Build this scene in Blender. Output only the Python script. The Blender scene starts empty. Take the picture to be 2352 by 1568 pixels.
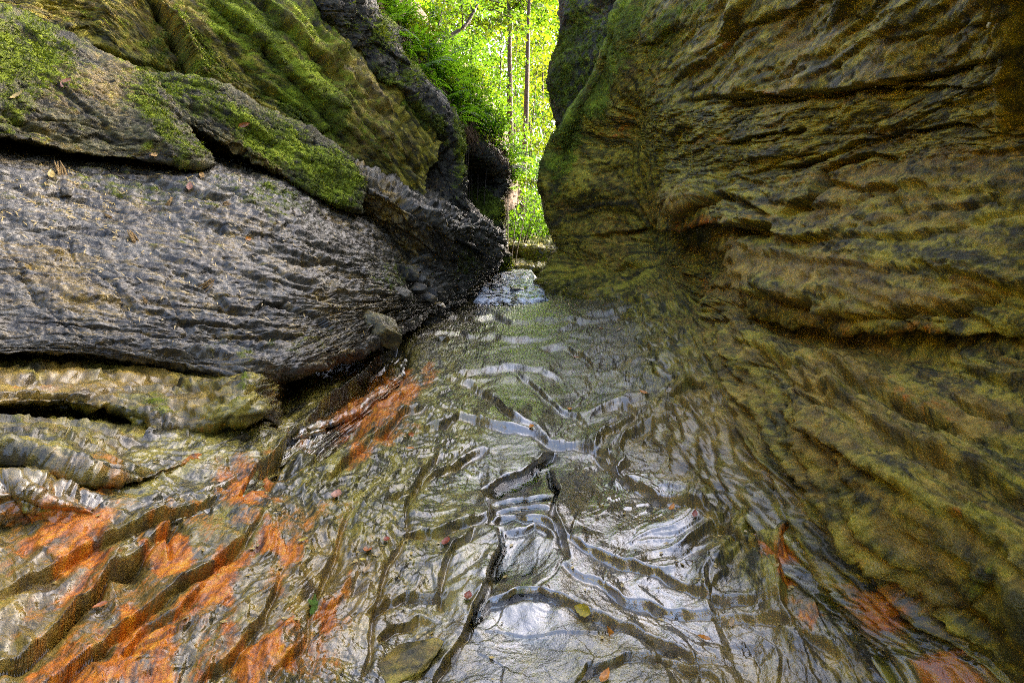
import bpy, math, random, sys
import numpy as np
from mathutils import Vector, Matrix
R = math.radians
F4 = np.float32

# ------------------------------------------------------------------ camera, sky, sun, exposure
scene = bpy.context.scene
PITCH = R(10.0)
CAM = np.array((0.0, 0.0, 1.4))
FPX, CX, CY = 1307.0, 1176.0, 784.0          # photograph measured on a 2352 x 1568 sheet
cam_data = bpy.data.cameras.new("camera")
cam = bpy.data.objects.new("camera", cam_data)
scene.collection.objects.link(cam)
cam.location = CAM
cam.rotation_euler = (math.pi / 2 - PITCH, 0, 0)
cam_data.sensor_width = 36.0
cam_data.lens = 36.0 * FPX / 2352.0
cam_data.clip_start, cam_data.clip_end = 0.05, 2000
scene.camera = cam

SUN_DIR = Vector((0.70, 0.60, 0.36)).normalized()     # towards the sun
sun_el = math.asin(SUN_DIR.z)
sun_az = math.atan2(SUN_DIR.x, SUN_DIR.y)
world = bpy.data.worlds.new("World")
scene.world = world
world.use_nodes = True
wn = world.node_tree
wn.nodes.clear()
sky = wn.nodes.new('ShaderNodeTexSky')
sky.sky_type = 'NISHITA'
sky.sun_disc = False
sky.sun_elevation = sun_el
sky.sun_rotation = sun_az
sky.air_density, sky.dust_density, sky.ozone_density = 0.5, 7.0, 0.4
bg = wn.nodes.new('ShaderNodeBackground')
bg.inputs['Strength'].default_value = 0.15
wo = wn.nodes.new('ShaderNodeOutputWorld')
wn.links.new(sky.outputs[0], bg.inputs[0])
wn.links.new(bg.outputs[0], wo.inputs[0])
sun_data = bpy.data.lights.new("sun", 'SUN')
sun_data.energy = 2.0
sun_data.angle = R(0.6)
sun_data.color = (1.0, 0.93, 0.78)
sun = bpy.data.objects.new("sun", sun_data)
scene.collection.objects.link(sun)
sun.rotation_euler = (-SUN_DIR).to_track_quat('-Z', 'Y').to_euler()
sun.location = (20, 20, 30)
scene.view_settings.view_transform = 'Standard'
scene.view_settings.look = 'None'
scene.view_settings.gamma = 1
scene.view_settings.exposure = 3.45
scene.cycles.use_denoising = False           # keeps the gritty rock texture; fine grain like a real exposure
scene.cycles.sample_clamp_indirect = 0.45
scene.cycles.adaptive_threshold = 0.004
scene.cycles.filter_width = 1.0
scene.cycles.max_bounces = 6
scene.cycles.diffuse_bounces = 3
scene.cycles.glossy_bounces = 3
scene.cycles.transmission_bounces = 4
scene.cycles.caustics_reflective = False
scene.cycles.caustics_refractive = False
scene.cycles.transparent_max_bounces = 6

# ------------------------------------------------------------------ helpers: pixels, noise
_c, _s = math.cos(PITCH), math.sin(PITCH)
def pw(px, py, Y):
    """a point of the place: direction from the photograph, distance Y along the gorge in metres"""
    dx, dy = (px - CX) / FPX, (CY - py) / FPX
    t = Y / (_c + dy * _s)
    return (t * dx, Y, CAM[2] + t * (-_s + dy * _c))
def pf(px, py, h):
    th = math.atan((py - CY) / FPX) + PITCH
    return pw(px, py, (CAM[2] + .09 - h) / (math.tan(th) + .06))
def proj(P):
    x = P[..., 0]; y = P[..., 1]; z = P[..., 2] - CAM[2]
    d = np.maximum(y * _c - z * _s, 0.05)
    up = y * _s + z * _c
    return CX + FPX * x / d, CY - FPX * up / d, d

def _h(a, b, c, seed):
    n = (a.astype(np.uint32) * np.uint32(374761393) + b.astype(np.uint32) * np.uint32(668265263)
         + np.asarray(c).astype(np.uint32) * np.uint32(2246822519) + np.uint32((seed * 3266489917) & 0xffffffff))
    n = (n ^ (n >> np.uint32(15))) * np.uint32(2246822519)
    n = (n ^ (n >> np.uint32(13))) * np.uint32(3266489917)
    return n ^ (n >> np.uint32(16))
def h01(a, b, seed):
    return ((_h(np.asarray(a).astype(np.int64), np.asarray(b).astype(np.int64), 0, seed) & np.uint32(0xffff)).astype(F4) / 65535.0)
def pn2(x, y, seed=0):
    x = np.asarray(x, F4); y = np.asarray(y, F4)
    xf = np.floor(x); yf = np.floor(y)
    xi = xf.astype(np.int32); yi = yf.astype(np.int32)
    fx = x - xf; fy = y - yf
    u = fx * fx * fx * (fx * (fx * 6 - 15) + 10); v = fy * fy * fy * (fy * (fy * 6 - 15) + 10)
    def g(ix, iy, dx, dy):
        hh = _h(ix, iy, 0, seed)
        return ((hh & np.uint32(1023)).astype(F4) / 511.5 - 1) * dx + (((hh >> np.uint32(10)) & np.uint32(1023)).astype(F4) / 511.5 - 1) * dy
    a = g(xi, yi, fx, fy); b = g(xi + 1, yi, fx - 1, fy); c = g(xi, yi + 1, fx, fy - 1); d = g(xi + 1, yi + 1, fx - 1, fy - 1)
    a = a + u * (b - a); c = c + u * (d - c)
    return (a + v * (c - a)) * 1.5
def pn3(x, y, z, seed=0):
    x = np.asarray(x, F4); y = np.asarray(y, F4); z = np.asarray(z, F4)
    xf = np.floor(x); yf = np.floor(y); zf = np.floor(z)
    xi = xf.astype(np.int32); yi = yf.astype(np.int32); zi = zf.astype(np.int32)
    fx = x - xf; fy = y - yf; fz = z - zf
    u = fx * fx * (3 - 2 * fx); v = fy * fy * (3 - 2 * fy); w = fz * fz * (3 - 2 * fz)
    out = []
    for dz in (0, 1):
        r = []
        for dy in (0, 1):
            e = []
            for dx in (0, 1):
                hh = _h(xi + dx, yi + dy, zi + dz, seed)
                e.append(((hh & np.uint32(1023)).astype(F4) / 511.5 - 1) * (fx - dx)
                         + (((hh >> np.uint32(10)) & np.uint32(1023)).astype(F4) / 511.5 - 1) * (fy - dy)
                         + (((hh >> np.uint32(20)) & np.uint32(1023)).astype(F4) / 511.5 - 1) * (fz - dz))
            r.append(e[0] + u * (e[1] - e[0]))
        out.append(r[0] + v * (r[1] - r[0]))
    return (out[0] + w * (out[1] - out[0])) * 1.4
def fbm2(x, y, o, seed=0, gain=.5):
    s = 0; a = 1.0
    for i in range(o):
        s = s + a * pn2(x, y, seed + i * 17); x = x * 2.03; y = y * 2.03; a *= gain
    return s
def fbm3(p, sc, o, seed=0, gain=.5):
    s = 0; a = 1.0
    for i in range(o):
        s = s + a * pn3(p[..., 0] * sc, p[..., 1] * sc, p[..., 2] * sc, seed + i * 31); sc *= 2.03; a *= gain
    return s
def ridge2(x, y, o, seed=0, gain=.5):
    s = 0; a = 1.0
    for i in range(o):
        s = s + a * (1 - 2.2 * np.abs(pn2(x, y, seed + i * 17))); x = x * 2.03; y = y * 2.03; a *= gain
    return s
def sstep(a, b, x):
    t = np.clip((x - a) / (b - a), 0, 1)
    return t * t * (3 - 2 * t)
FEET = []
def strata(u, v, th, seed, warp=.6, su=5.0, p=1.6, edge=.07, plates=True):
    """overlapping beds: each bed swells towards its lower edge and breaks off there"""
    w = v / th + warp * fbm2(u / (th * su), v / (th * 3), 3, seed) + .12 * pn2(u / (th * .6), v / (th * .6), seed + 5)
    k = np.floor(w); f = w - k
    r = h01(k, k * 0 + 3, seed)
    fade = sstep(-.25, .2, pn2(u / (th * su) + r * 57, k * 1.7 + .5, seed + 9))
    amp = (.25 + .75 * r) * fade
    if plates:
        k2 = np.floor(u / (th * su * .8) + r * 91 + .35 * pn2(u / (th * 1.2), v / (th * 1.2), seed + 21))
        amp = amp * (.3 + .7 * h01(k, k2, seed + 4))
    prof = np.where(f < 1 - edge, (f / (1 - edge)) ** p, (1 - f) / edge)
    if th < .35: FEET.append(sstep(.3, .0, f) * fade * .8)
    return amp * prof

def terr(h, w=.16):
    """flat treads with short risers wherever the field h crosses a whole number"""
    k = np.floor(h); f = h - k
    FEET.append(.7 * sstep(1 - 1.9 * w, 1 - w, f))
    return k + sstep(1 - w, 1, f) - h + .5 - .75 * np.exp(-((f - 1 + w) / (.45 * w)) ** 2) * sstep(-.3, .1, pn2(h * 1.1, k * 3.7 + .5, 77))
def facet(u, v, seed, tilt=1.0):
    """broken, chipped rock: every cell is a tilted flat chip"""
    u = u + .28 * pn2(u * 1.3, v * 1.3, seed + 1) + .10 * pn2(u * 4, v * 4, seed + 7)
    v = v + .28 * pn2(u * 1.3 + 9, v * 1.3, seed + 2) + .10 * pn2(u * 4 + 5, v * 4, seed + 8)
    iu = np.floor(u); iv = np.floor(v)
    best = np.full(u.shape, 9.0, F4); hh = np.zeros(u.shape, F4)
    for du in (-1, 0, 1):
        for dv in (-1, 0, 1):
            a = iu + du; b = iv + dv
            h = _h(a.astype(np.int32), b.astype(np.int32), 0, seed)
            r = lambda k: ((h >> np.uint32(k)) & np.uint32(255)).astype(F4) / 255.0
            ex = u - a - r(0); ey = v - b - r(8)
            d = ex * ex + ey * ey
            gx = (((h * np.uint32(7919)) >> np.uint32(9)) & np.uint32(255)).astype(F4) / 127.5 - 1
            m = d < best
            best = np.where(m, d, best)
            hh = np.where(m, (r(16) - .5) * 1.1 + tilt * (gx * ex + (r(24) * 2 - 1) * ey), hh)
    return hh
def chips(u, v, su, sv, seed):
    return facet(u / su, v / sv, seed) + .42 * facet(u / su * 2.7 + 3, v / sv * 2.7, seed + 50) + .17 * facet(u / su * 7 + 1, v / sv * 7, seed + 90)
def box(A, r):
    for ax in (0, 1):
        pad = [(0, 0), (0, 0)]; pad[ax] = (r + 1, r)
        c = np.cumsum(np.pad(A, pad, mode='edge'), axis=ax)
        A = (np.take(c, np.arange(2 * r + 1, c.shape[ax]), axis=ax) - np.take(c, np.arange(0, c.shape[ax] - 2 * r - 1), axis=ax)) / (2 * r + 1)
    return A

# ------------------------------------------------------------------ helpers: surfaces
def cr(P, t):
    P = np.asarray(P, np.float64)
    n = P.shape[0]
    E = np.concatenate([[2 * P[0] - P[1]], P, [2 * P[-1] - P[-2]]])
    i = np.clip(np.floor(t).astype(int), 0, n - 2); f = t - i
    sh = (len(t),) + (1,) * (P.ndim - 1); f = f.reshape(sh)
    p0, p1, p2, p3 = E[i], E[i + 1], E[i + 2], E[i + 3]
    T = .42
    m1 = T * (p2 - p0); m2 = T * (p3 - p1)
    f2 = f * f; f3 = f2 * f
    return (2 * f3 - 3 * f2 + 1) * p1 + (f3 - 2 * f2 + f) * m1 + (-2 * f3 + 3 * f2) * p2 + (f3 - f2) * m2
def spread(lens, n):
    c = np.concatenate([[0], np.cumsum(lens)])
    return np.interp(np.linspace(0, c[-1], n), c, np.arange(len(c)))
def loft(rows, nu, nv):
    """rows of (px, py, Y) or world points -> dense grid, metric u/v and normals towards the gorge"""
    W = []
    for r in rows:
        W.append([pw(*q) if len(q) == 3 else q[1:] for q in r])
    W = np.array(W, np.float64)
    qx, qy, _ = proj(W)
    qx = np.clip(qx, -120, 2470); qy = np.clip(qy, -120, 1690)
    ln = lambda d, ax: .4 * d.mean(ax) + .6 * d.max(ax) + 12
    lu = ln(np.hypot(np.diff(qx, axis=1), np.diff(qy, axis=1)), 0)
    lv = ln(np.hypot(np.diff(qx, axis=0), np.diff(qy, axis=0)), 1)
    tu = spread(lu, nu); tv = spread(lv, nv)
    G = cr(W, tv)
    G = cr(np.swapaxes(G, 0, 1), tu)
    P = np.swapaxes(G, 0, 1).copy()
    wu = np.linalg.norm(np.diff(W, axis=1), axis=2).mean(0); wv = np.linalg.norm(np.diff(W, axis=0), axis=2).mean(1)
    U = np.interp(tu, np.arange(len(wu) + 1), np.concatenate([[0], np.cumsum(wu)]))
    V = np.interp(tv, np.arange(len(wv) + 1), np.concatenate([[0], np.cumsum(wv)]))
    U, V = np.meshgrid(U, V)
    return P, normals(P), U.astype(F4), V.astype(F4)
def normals(P, sign=None):
    N = np.cross(np.gradient(P, axis=1), np.gradient(P, axis=0))
    N /= np.linalg.norm(N, axis=2, keepdims=True) + 1e-9
    if np.median(np.sum(N * (CAM - P), axis=2)) < 0:
        N = -N
    return N
COL = scene.collection
def grid_mesh(name, P, mask, flow, mat, parent=None, gloss=.14):
    nv, nu = P.shape[:2]
    me = bpy.data.meshes.new(name)
    me.vertices.add(nu * nv)
    me.vertices.foreach_set("co", P.reshape(-1).astype(F4))
    i = np.arange((nv - 1) * nu).reshape(nv - 1, nu)[:, :-1].reshape(-1)
    q = np.stack([i, i + 1, i + nu + 1, i + nu], 1)
    N = np.cross(P[0:1, 1:2] - P[0:1, 0:1], P[1:2, 0:1] - P[0:1, 0:1])
    Nn = np.cross(np.gradient(P, axis=1), np.gradient(P, axis=0))
    if np.median(np.sum(Nn * (CAM - P), axis=2)) < 0:
        q = q[:, ::-1]
    n = len(q)
    me.loops.add(n * 4); me.polygons.add(n)
    me.loops.foreach_set("vertex_index", q.reshape(-1).astype(np.int32))
    me.polygons.foreach_set("loop_start", np.arange(0, n * 4, 4, dtype=np.int32))
    me.polygons.foreach_set("use_smooth", np.ones(n, bool))
    a = me.attributes.new("mask", 'FLOAT_COLOR', 'POINT')
    a.data.foreach_set("color", np.clip(mask, 0, 1).reshape(-1).astype(F4))
    a = me.attributes.new("flow", 'FLOAT_VECTOR', 'POINT')
    n6 = np.clip(.5 + .40 * fbm2(flow[..., 0] * 24, flow[..., 1] * 100, 3, 305, .7), 0, 1)
    a.data.foreach_set("vector", np.stack([n6, flow[..., 0], np.broadcast_to(np.asarray(gloss, F4), n6.shape)], -1).reshape(-1).astype(F4))
    a = me.attributes.new("grain", 'FLOAT_COLOR', 'POINT')
    a.data.foreach_set("color", grain(P, flow).reshape(-1).astype(F4))
    me.update(calc_edges=True)
    me.materials.append(mat)
    o = bpy.data.objects.new(name, me)
    COL.objects.link(o)
    if parent is not None:
        o.parent = parent
    return o
def carve(qx, qy, dep, lines):
    """steps in the rock that follow lines seen in the photograph; the bed left of the travel direction stands proud"""
    D = np.zeros_like(qx)
    wx = qx + 10 * pn2(qx / 70, qy / 70, 901) + 3 * pn2(qx / 26, qy / 26, 902)
    wy = qy + 10 * pn2(qx / 70, qy / 70, 903) + 3 * pn2(qx / 26, qy / 26, 904)
    for pts, a_hi, a_lo, w_hi, w_lo in lines:
        pts = np.array(pts, float)
        mg = 4 * max(w_hi, w_lo)
        sel = (wx > pts[:, 0].min() - mg) & (wx < pts[:, 0].max() + mg) & (wy > pts[:, 1].min() - mg) & (wy < pts[:, 1].max() + mg)
        if not sel.any():
            continue
        x = wx[sel]; y = wy[sel]
        best = np.full(x.shape, 1e9); side = np.ones(x.shape); par = np.zeros(x.shape)
        L = 0
        for (ax, ay), (bx, by) in zip(pts[:-1], pts[1:]):
            ex, ey = bx - ax, by - ay
            l2 = ex * ex + ey * ey
            t = np.clip(((x - ax) * ex + (y - ay) * ey) / l2, 0, 1)
            dx = x - ax - t * ex; dy = y - ay - t * ey
            d = np.hypot(dx, dy)
            m = d < best
            best = np.where(m, d, best)
            side = np.where(m, np.sign(ey * (x - ax) - ex * (y - ay)), side)
            par = np.where(m, L + t * math.sqrt(l2), par)
            L += math.sqrt(l2)
        fade = np.clip(np.minimum(par, L - par) / (.18 * L + 1), 0, 1) ** .7
        hi = a_hi * np.exp(-best / w_hi); lo = -a_lo * np.exp(-best / w_lo)
        sd = best * side
        gr = -(.55 * (a_hi + a_lo) * .5 + 2) * np.exp(-((sd + 6.5) / 4.2) ** 2)
        D[sel] += (lo + (hi - lo) * sstep(-4.5, 3.0, sd) + 1.35 * gr) * fade * (.75 + .5 * pn2(x / 40, y / 40, 77))
    return D * dep / FPX
def blobs(qx, qy, L, seed=0, warp=34):
    x = qx + warp * fbm2(qx / 90, qy / 90, 3, 500 + seed); y = qy + warp * fbm2(qx / 90, qy / 90, 3, 600 + seed)
    m = np.zeros_like(qx)
    for (bx, by, rx, ry, ang, st) in L:
        c, s = math.cos(R(ang)), math.sin(R(ang))
        ux = ((x - bx) * c + (y - by) * s) / rx; uy = (-(x - bx) * s + (y - by) * c) / ry
        m = np.maximum(m, st * np.exp(-(ux * ux + uy * uy) ** 1.1))
    return m

# ------------------------------------------------------------------ materials
def nodes(name):
    m = bpy.data.materials.new(name); m.use_nodes = True
    nt = m.node_tree; nt.nodes.clear()
    out = nt.nodes.new('ShaderNodeOutputMaterial')
    def N(t, **kw):
        n = nt.nodes.new(t)
        for k, v in kw.items():
            if k in n.inputs: n.inputs[k].default_value = v
            else: setattr(n, k, v)
        return n
    def Lk(a, b): nt.links.new(a, b)
    return m, nt, out, N, Lk
def val(N, Lk, op, a, b=None, c=None, clamp=False):
    n = N('ShaderNodeMath', operation=op, use_clamp=clamp)
    for i, q in enumerate((a, b, c)):
        if q is None: continue
        if isinstance(q, (int, float)): n.inputs[i].default_value = q
        else: Lk(q, n.inputs[i])
    return n.outputs[0]
def mixc(N, Lk, f, a, b):
    n = N('ShaderNodeMix', data_type='RGBA')
    for s, q in ((n.inputs[0], f), (n.inputs[6], a), (n.inputs[7], b)):
        if isinstance(q, (int, float)): s.default_value = q
        elif isinstance(q, tuple): s.default_value = q + (1,) if len(q) == 3 else q
        else: Lk(q, s)
    return n.outputs[2]
def ramp(N, Lk, f, stops):
    n = N('ShaderNodeValToRGB')
    e = n.color_ramp.elements
    while len(e) < len(stops): e.new(.5)
    for el, (p, c) in zip(e, stops):
        el.position = p; el.color = c + (1,) if len(c) == 3 else c
    Lk(f, n.inputs[0])
    return n.outputs[0]
def noise(N, Lk, vec, sc, det=6, rough=.6, scale=(1, 1, 1), dist=0.0):
    mp = N('ShaderNodeMapping'); mp.inputs['Scale'].default_value = scale
    Lk(vec, mp.inputs['Vector'])
    n = N('ShaderNodeTexNoise', Scale=sc, Detail=det, Roughness=rough, Distortion=dist)
    Lk(mp.outputs[0], n.inputs['Vector'])
    return n.outputs['Fac']
def rock_mat(name, dark, mid, light, alt=None, film=2.0, wet_rough=.16, bump=.5, coat=.7, stretch=7.0):
    m, nt, out, N, Lk = nodes(name)
    at = N('ShaderNodeAttribute', attribute_name="mask"); sep = N('ShaderNodeSeparateColor'); Lk(at.outputs['Color'], sep.inputs[0])
    moss, iron, ochre, wet = sep.outputs[0], sep.outputs[1], sep.outputs[2], at.outputs['Alpha']
    an = N('ShaderNodeAttribute', attribute_name="grain"); sn = N('ShaderNodeSeparateColor'); Lk(an.outputs['Color'], sn.inputs[0])
    n1, n2, n4, n5 = sn.outputs[0], sn.outputs[1], sn.outputs[2], an.outputs['Alpha']   # streaks, fine streaks, patches, blotches
    pos = N('ShaderNodeNewGeometry').outputs['Position']
    n3 = noise(N, Lk, pos, 70, 3, .8)
    a6 = N('ShaderNodeAttribute', attribute_name="flow"); s6 = N('ShaderNodeSeparateXYZ'); Lk(a6.outputs['Vector'], s6.inputs[0]); n6 = s6.outputs[0]
    V = lambda op, *q, **k: val(N, Lk, op, *q, **k)
    k = V('ADD', V('MULTIPLY', n1, .42), V('ADD', V('MULTIPLY', n6, .38), V('ADD', V('MULTIPLY', n5, .24), V('MULTIPLY', n3, .2))))
    base = ramp(N, Lk, k, [(.49, dark), (.60, mid), (.73, light)])
    if alt:
        base = mixc(N, Lk, wet, ramp(N, Lk, k, [(.49, alt[0]), (.60, alt[1]), (.73, alt[2])]), base)
    # ochre staining between the beds
    of = V('MULTIPLY', V('SUBTRACT', V('ADD', ochre, V('ADD', V('MULTIPLY', n6, .6), V('ADD', V('MULTIPLY', n2, .5), V('MULTIPLY', n4, .5)))), 1.02), 2.4, clamp=True)
    oc = ramp(N, Lk, V('ADD', V('MULTIPLY', n5, .6), V('MULTIPLY', n3, .4)), [(.3, (.085, .05, .006)), (.5, (.25, .16, .014)), (.7, (.50, .33, .04))])
    c = mixc(N, Lk, of, base, oc)
    # iron: orange slime and rust
    fi = V('MULTIPLY', V('SUBTRACT', V('ADD', iron, V('ADD', V('MULTIPLY', n5, .6), V('ADD', V('MULTIPLY', n1, .5), V('ADD', V('MULTIPLY', n3, .35), V('MULTIPLY', n6, .35))))), 1.27), 2.8, clamp=True)
    ic = ramp(N, Lk, V('ADD', V('ADD', V('MULTIPLY', n2, .4), V('MULTIPLY', n6, .35)), V('MULTIPLY', iron, .3)), [(.3, (.05, .014, .005)), (.44, (.16, .042, .001)), (.60, (.66, .18, .001)), (.82, (.92, .42, .006))])
    c = mixc(N, Lk, fi, c, ic)
    # moss
    mf = V('MULTIPLY', V('SUBTRACT', V('ADD', moss, V('ADD', V('MULTIPLY', n5, .55), V('ADD', V('MULTIPLY', n2, .45), V('MULTIPLY', n3, .45)))), 1.14), 3.6, clamp=True)
    mc = ramp(N, Lk, V('ADD', V('MULTIPLY', n3, .55), V('ADD', V('MULTIPLY', n4, .3), V('MULTIPLY', n5, .25))), [(.36, (.016, .020, .001)), (.5, (.085, .11, .003)), (.62, (.22, .29, .006)), (.80, (.46, .54, .03))])
    c = mixc(N, Lk, mf, c, mc)
    wc = mixc(N, Lk, V('MULTIPLY', wet, .45), c, (.012, .011, .008))          # wet rock is darker
    b = N('ShaderNodeBsdfPrincipled')
    Lk(wc, b.inputs['Base Color'])
    dry = V('SUBTRACT', 1.0, mf)
    wv = V('MULTIPLY', wet, dry)
    rg = N('ShaderNodeMapRange'); Lk(V('MULTIPLY', wv, V('ADD', n4, .4)), rg.inputs[0]); rg.inputs[1].default_value = 0; rg.inputs[2].default_value = .9
    rg.inputs[3].default_value = .60; rg.inputs[4].default_value = wet_rough
    Lk(V('ADD', rg.outputs[0], V('MULTIPLY', mf, .35)), b.inputs['Roughness'])
    Lk(V('MULTIPLY', V('MULTIPLY', wv, coat), V('SUBTRACT', 1.0, V('MULTIPLY', fi, .6))), b.inputs['Coat Weight'])
    Lk(s6.outputs[2], b.inputs['Coat Roughness'])
    b.inputs['Coat IOR'].default_value = film
    hgt = V('MULTIPLY', n3, V('ADD', .55, V('MULTIPLY', mf, .8)))
    bp = N('ShaderNodeBump', Distance=.04); Lk(hgt, bp.inputs['Height'])
    Lk(V('MULTIPLY', V('SUBTRACT', 1.0, V('MULTIPLY', wv, .35)), bump), bp.inputs['Strength'])
    Lk(bp.outputs[0], b.inputs['Normal']); cb = N('ShaderNodeBump', Distance=.03); Lk(n3, cb.inputs['Height']); Lk(V('MULTIPLY', s6.outputs[2], .9), cb.inputs['Strength']); Lk(cb.outputs[0], b.inputs['Coat Normal'])
    Lk(b.outputs[0], out.inputs[0])
    return m

OL = ((.028, .025, .001), (.114, .100, .004), (.40, .335, .020))
GREY = rock_mat("grey_slate_rock", (.007, .006, .0015), (.040, .036, .020), (.165, .152, .112), wet_rough=.32, bump=.7, coat=.4)
GREEN = rock_mat("grey_green_rock", (.011, .010, .002), (.052, .047, .012), (.17, .155, .06), bump=.75, coat=.2)
OLIVE = rock_mat("olive_sandstone", *OL, bump=.7, coat=.8, stretch=5)
BED = rock_mat("wet_stream_rock", (.010, .007, .001), (.062, .043, .006), (.22, .17, .045), alt=OL, film=2.7, wet_rough=.22, bump=.7, coat=1.0, stretch=3)
DARK = rock_mat("dark_rock", (.006, .006, .003), (.024, .022, .012), (.08, .074, .042), bump=.8, coat=.2)  # dark base colour of the buttresses and some loose stones

def grain(P, fl, stretch=6.0):
    u, v = fl[..., 0], fl[..., 1]
    f = lambda q, g: np.clip(.5 + g * q, 0, 1)
    n1 = f(fbm2(u * 2.2, v * 2.2 * stretch, 4, 301, .6), .42)
    n2 = f(fbm2(u * 8, v * 8 * stretch * .7, 4, 302, .65), .38)
    n4 = f(fbm3(P, 2.4, 3, 303), .48)
    n5 = f(fbm3(P, 11, 4, 304, .62), .42)
    return np.stack([n1, n2, n4, n5], -1)
def cracks(u, v, fu, fv, seed, w=.05):
    a = pn2(u * fu, v * fv, seed); b = pn2(u * fu * .5 + 7, v * fv * .5, seed + 3)
    return np.exp(-(a / w) ** 2) * sstep(-.1, .25, b)
MOSSY = []; LEDGES = []
UPMOSS = {'rock_buttressleft_gorge_wall': .42, 'left_gorge_wall': .22, 'rock_buttressright_gorge_wall': .3, 'rock_slableft_gorge_wall': .16, 'right_gorge_wall': .3}
def dress(G, disp, mask_fn, name, mat, parent=None, uv=None):
    P, N, U, V = G
    qx, qy, dep = proj(P)
    FEET.clear()
    D = disp(P, U, V, qx, qy, dep)
    foot = np.clip(sum(FEET), 0, 1) if FEET else 0 * qx
    fl = np.stack([U, V, .3 * D], -1) if uv is None else uv(P, U, V, D)
    D = D - .030 * cracks(fl[..., 0], fl[..., 1], 1.1, 7, 311, .035) - .014 * cracks(fl[..., 0], fl[..., 1], 3.0, 18, 312, .04) - .016 * cracks(fl[..., 0] + .5 * fl[..., 1], fl[..., 1] - .4 * fl[..., 0], 1.7, 2.2, 313, .022)
    D = D + .009 * fbm3(P, 19, 3, 314, .65) * np.clip(dep / 4, .6, 1.6)
    D = D + .0035 * fbm2(fl[..., 0] * 24, fl[..., 1] * 100, 3, 305, .7) * np.clip(dep / 4, .5, 2.2)
    P2 = P + N * D[..., None]
    m = mask_fn(P2, U, V, qx, qy, normals(P2))
    m[..., 2] += .34 * foot; m[..., 0] += .14 * foot
    m[..., 0] += UPMOSS.get(name + (parent.name if parent else ''), 0) * sstep(.3, .85, normals(P2)[..., 2]) * sstep(1.2, 2.2, P[..., 2])
    MOSSY.append((P2, m, N, qx, qy)) if name.startswith(('rock', 'left', 'right')) else None
    if name == 'rock_ledge' and mat is GREY: LEDGES.append((P2, N, qx, qy))
    mo = sstep(.30, .62, m[..., 0] + .30 * fbm3(P, 11, 2, 304))
    P2 = P2 + normals(P2) * (mo * (.010 + .016 * np.abs(fbm3(P, 30, 3, 306, .6))))[..., None]       # cushions of moss
    o = grid_mesh(name, P2, m, fl, mat, parent)
    return o, P2
def mk(*ch):
    sh = None
    for c in ch:
        if hasattr(c, 'shape'): sh = c.shape
    return np.stack([np.broadcast_to(np.asarray(c, F4), sh) for c in ch], -1)

exec_flags = {}
# ================================================================== THE SETTING
def floor_z(X, Y):
    z = .06 * (Y - 1.5)
    z = z + .30 * np.maximum(0, -X - .38) ** 1.15 * np.exp(-np.maximum(0, Y - 2.6) * .35)
    z = z + .14 * np.maximum(0, X - .35) ** 1.6
    z = z - .16 * sstep(-.85, -1.25, X) * sstep(2.9, 3.4, Y) * sstep(6.5, 5.5, Y)
    return z

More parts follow.
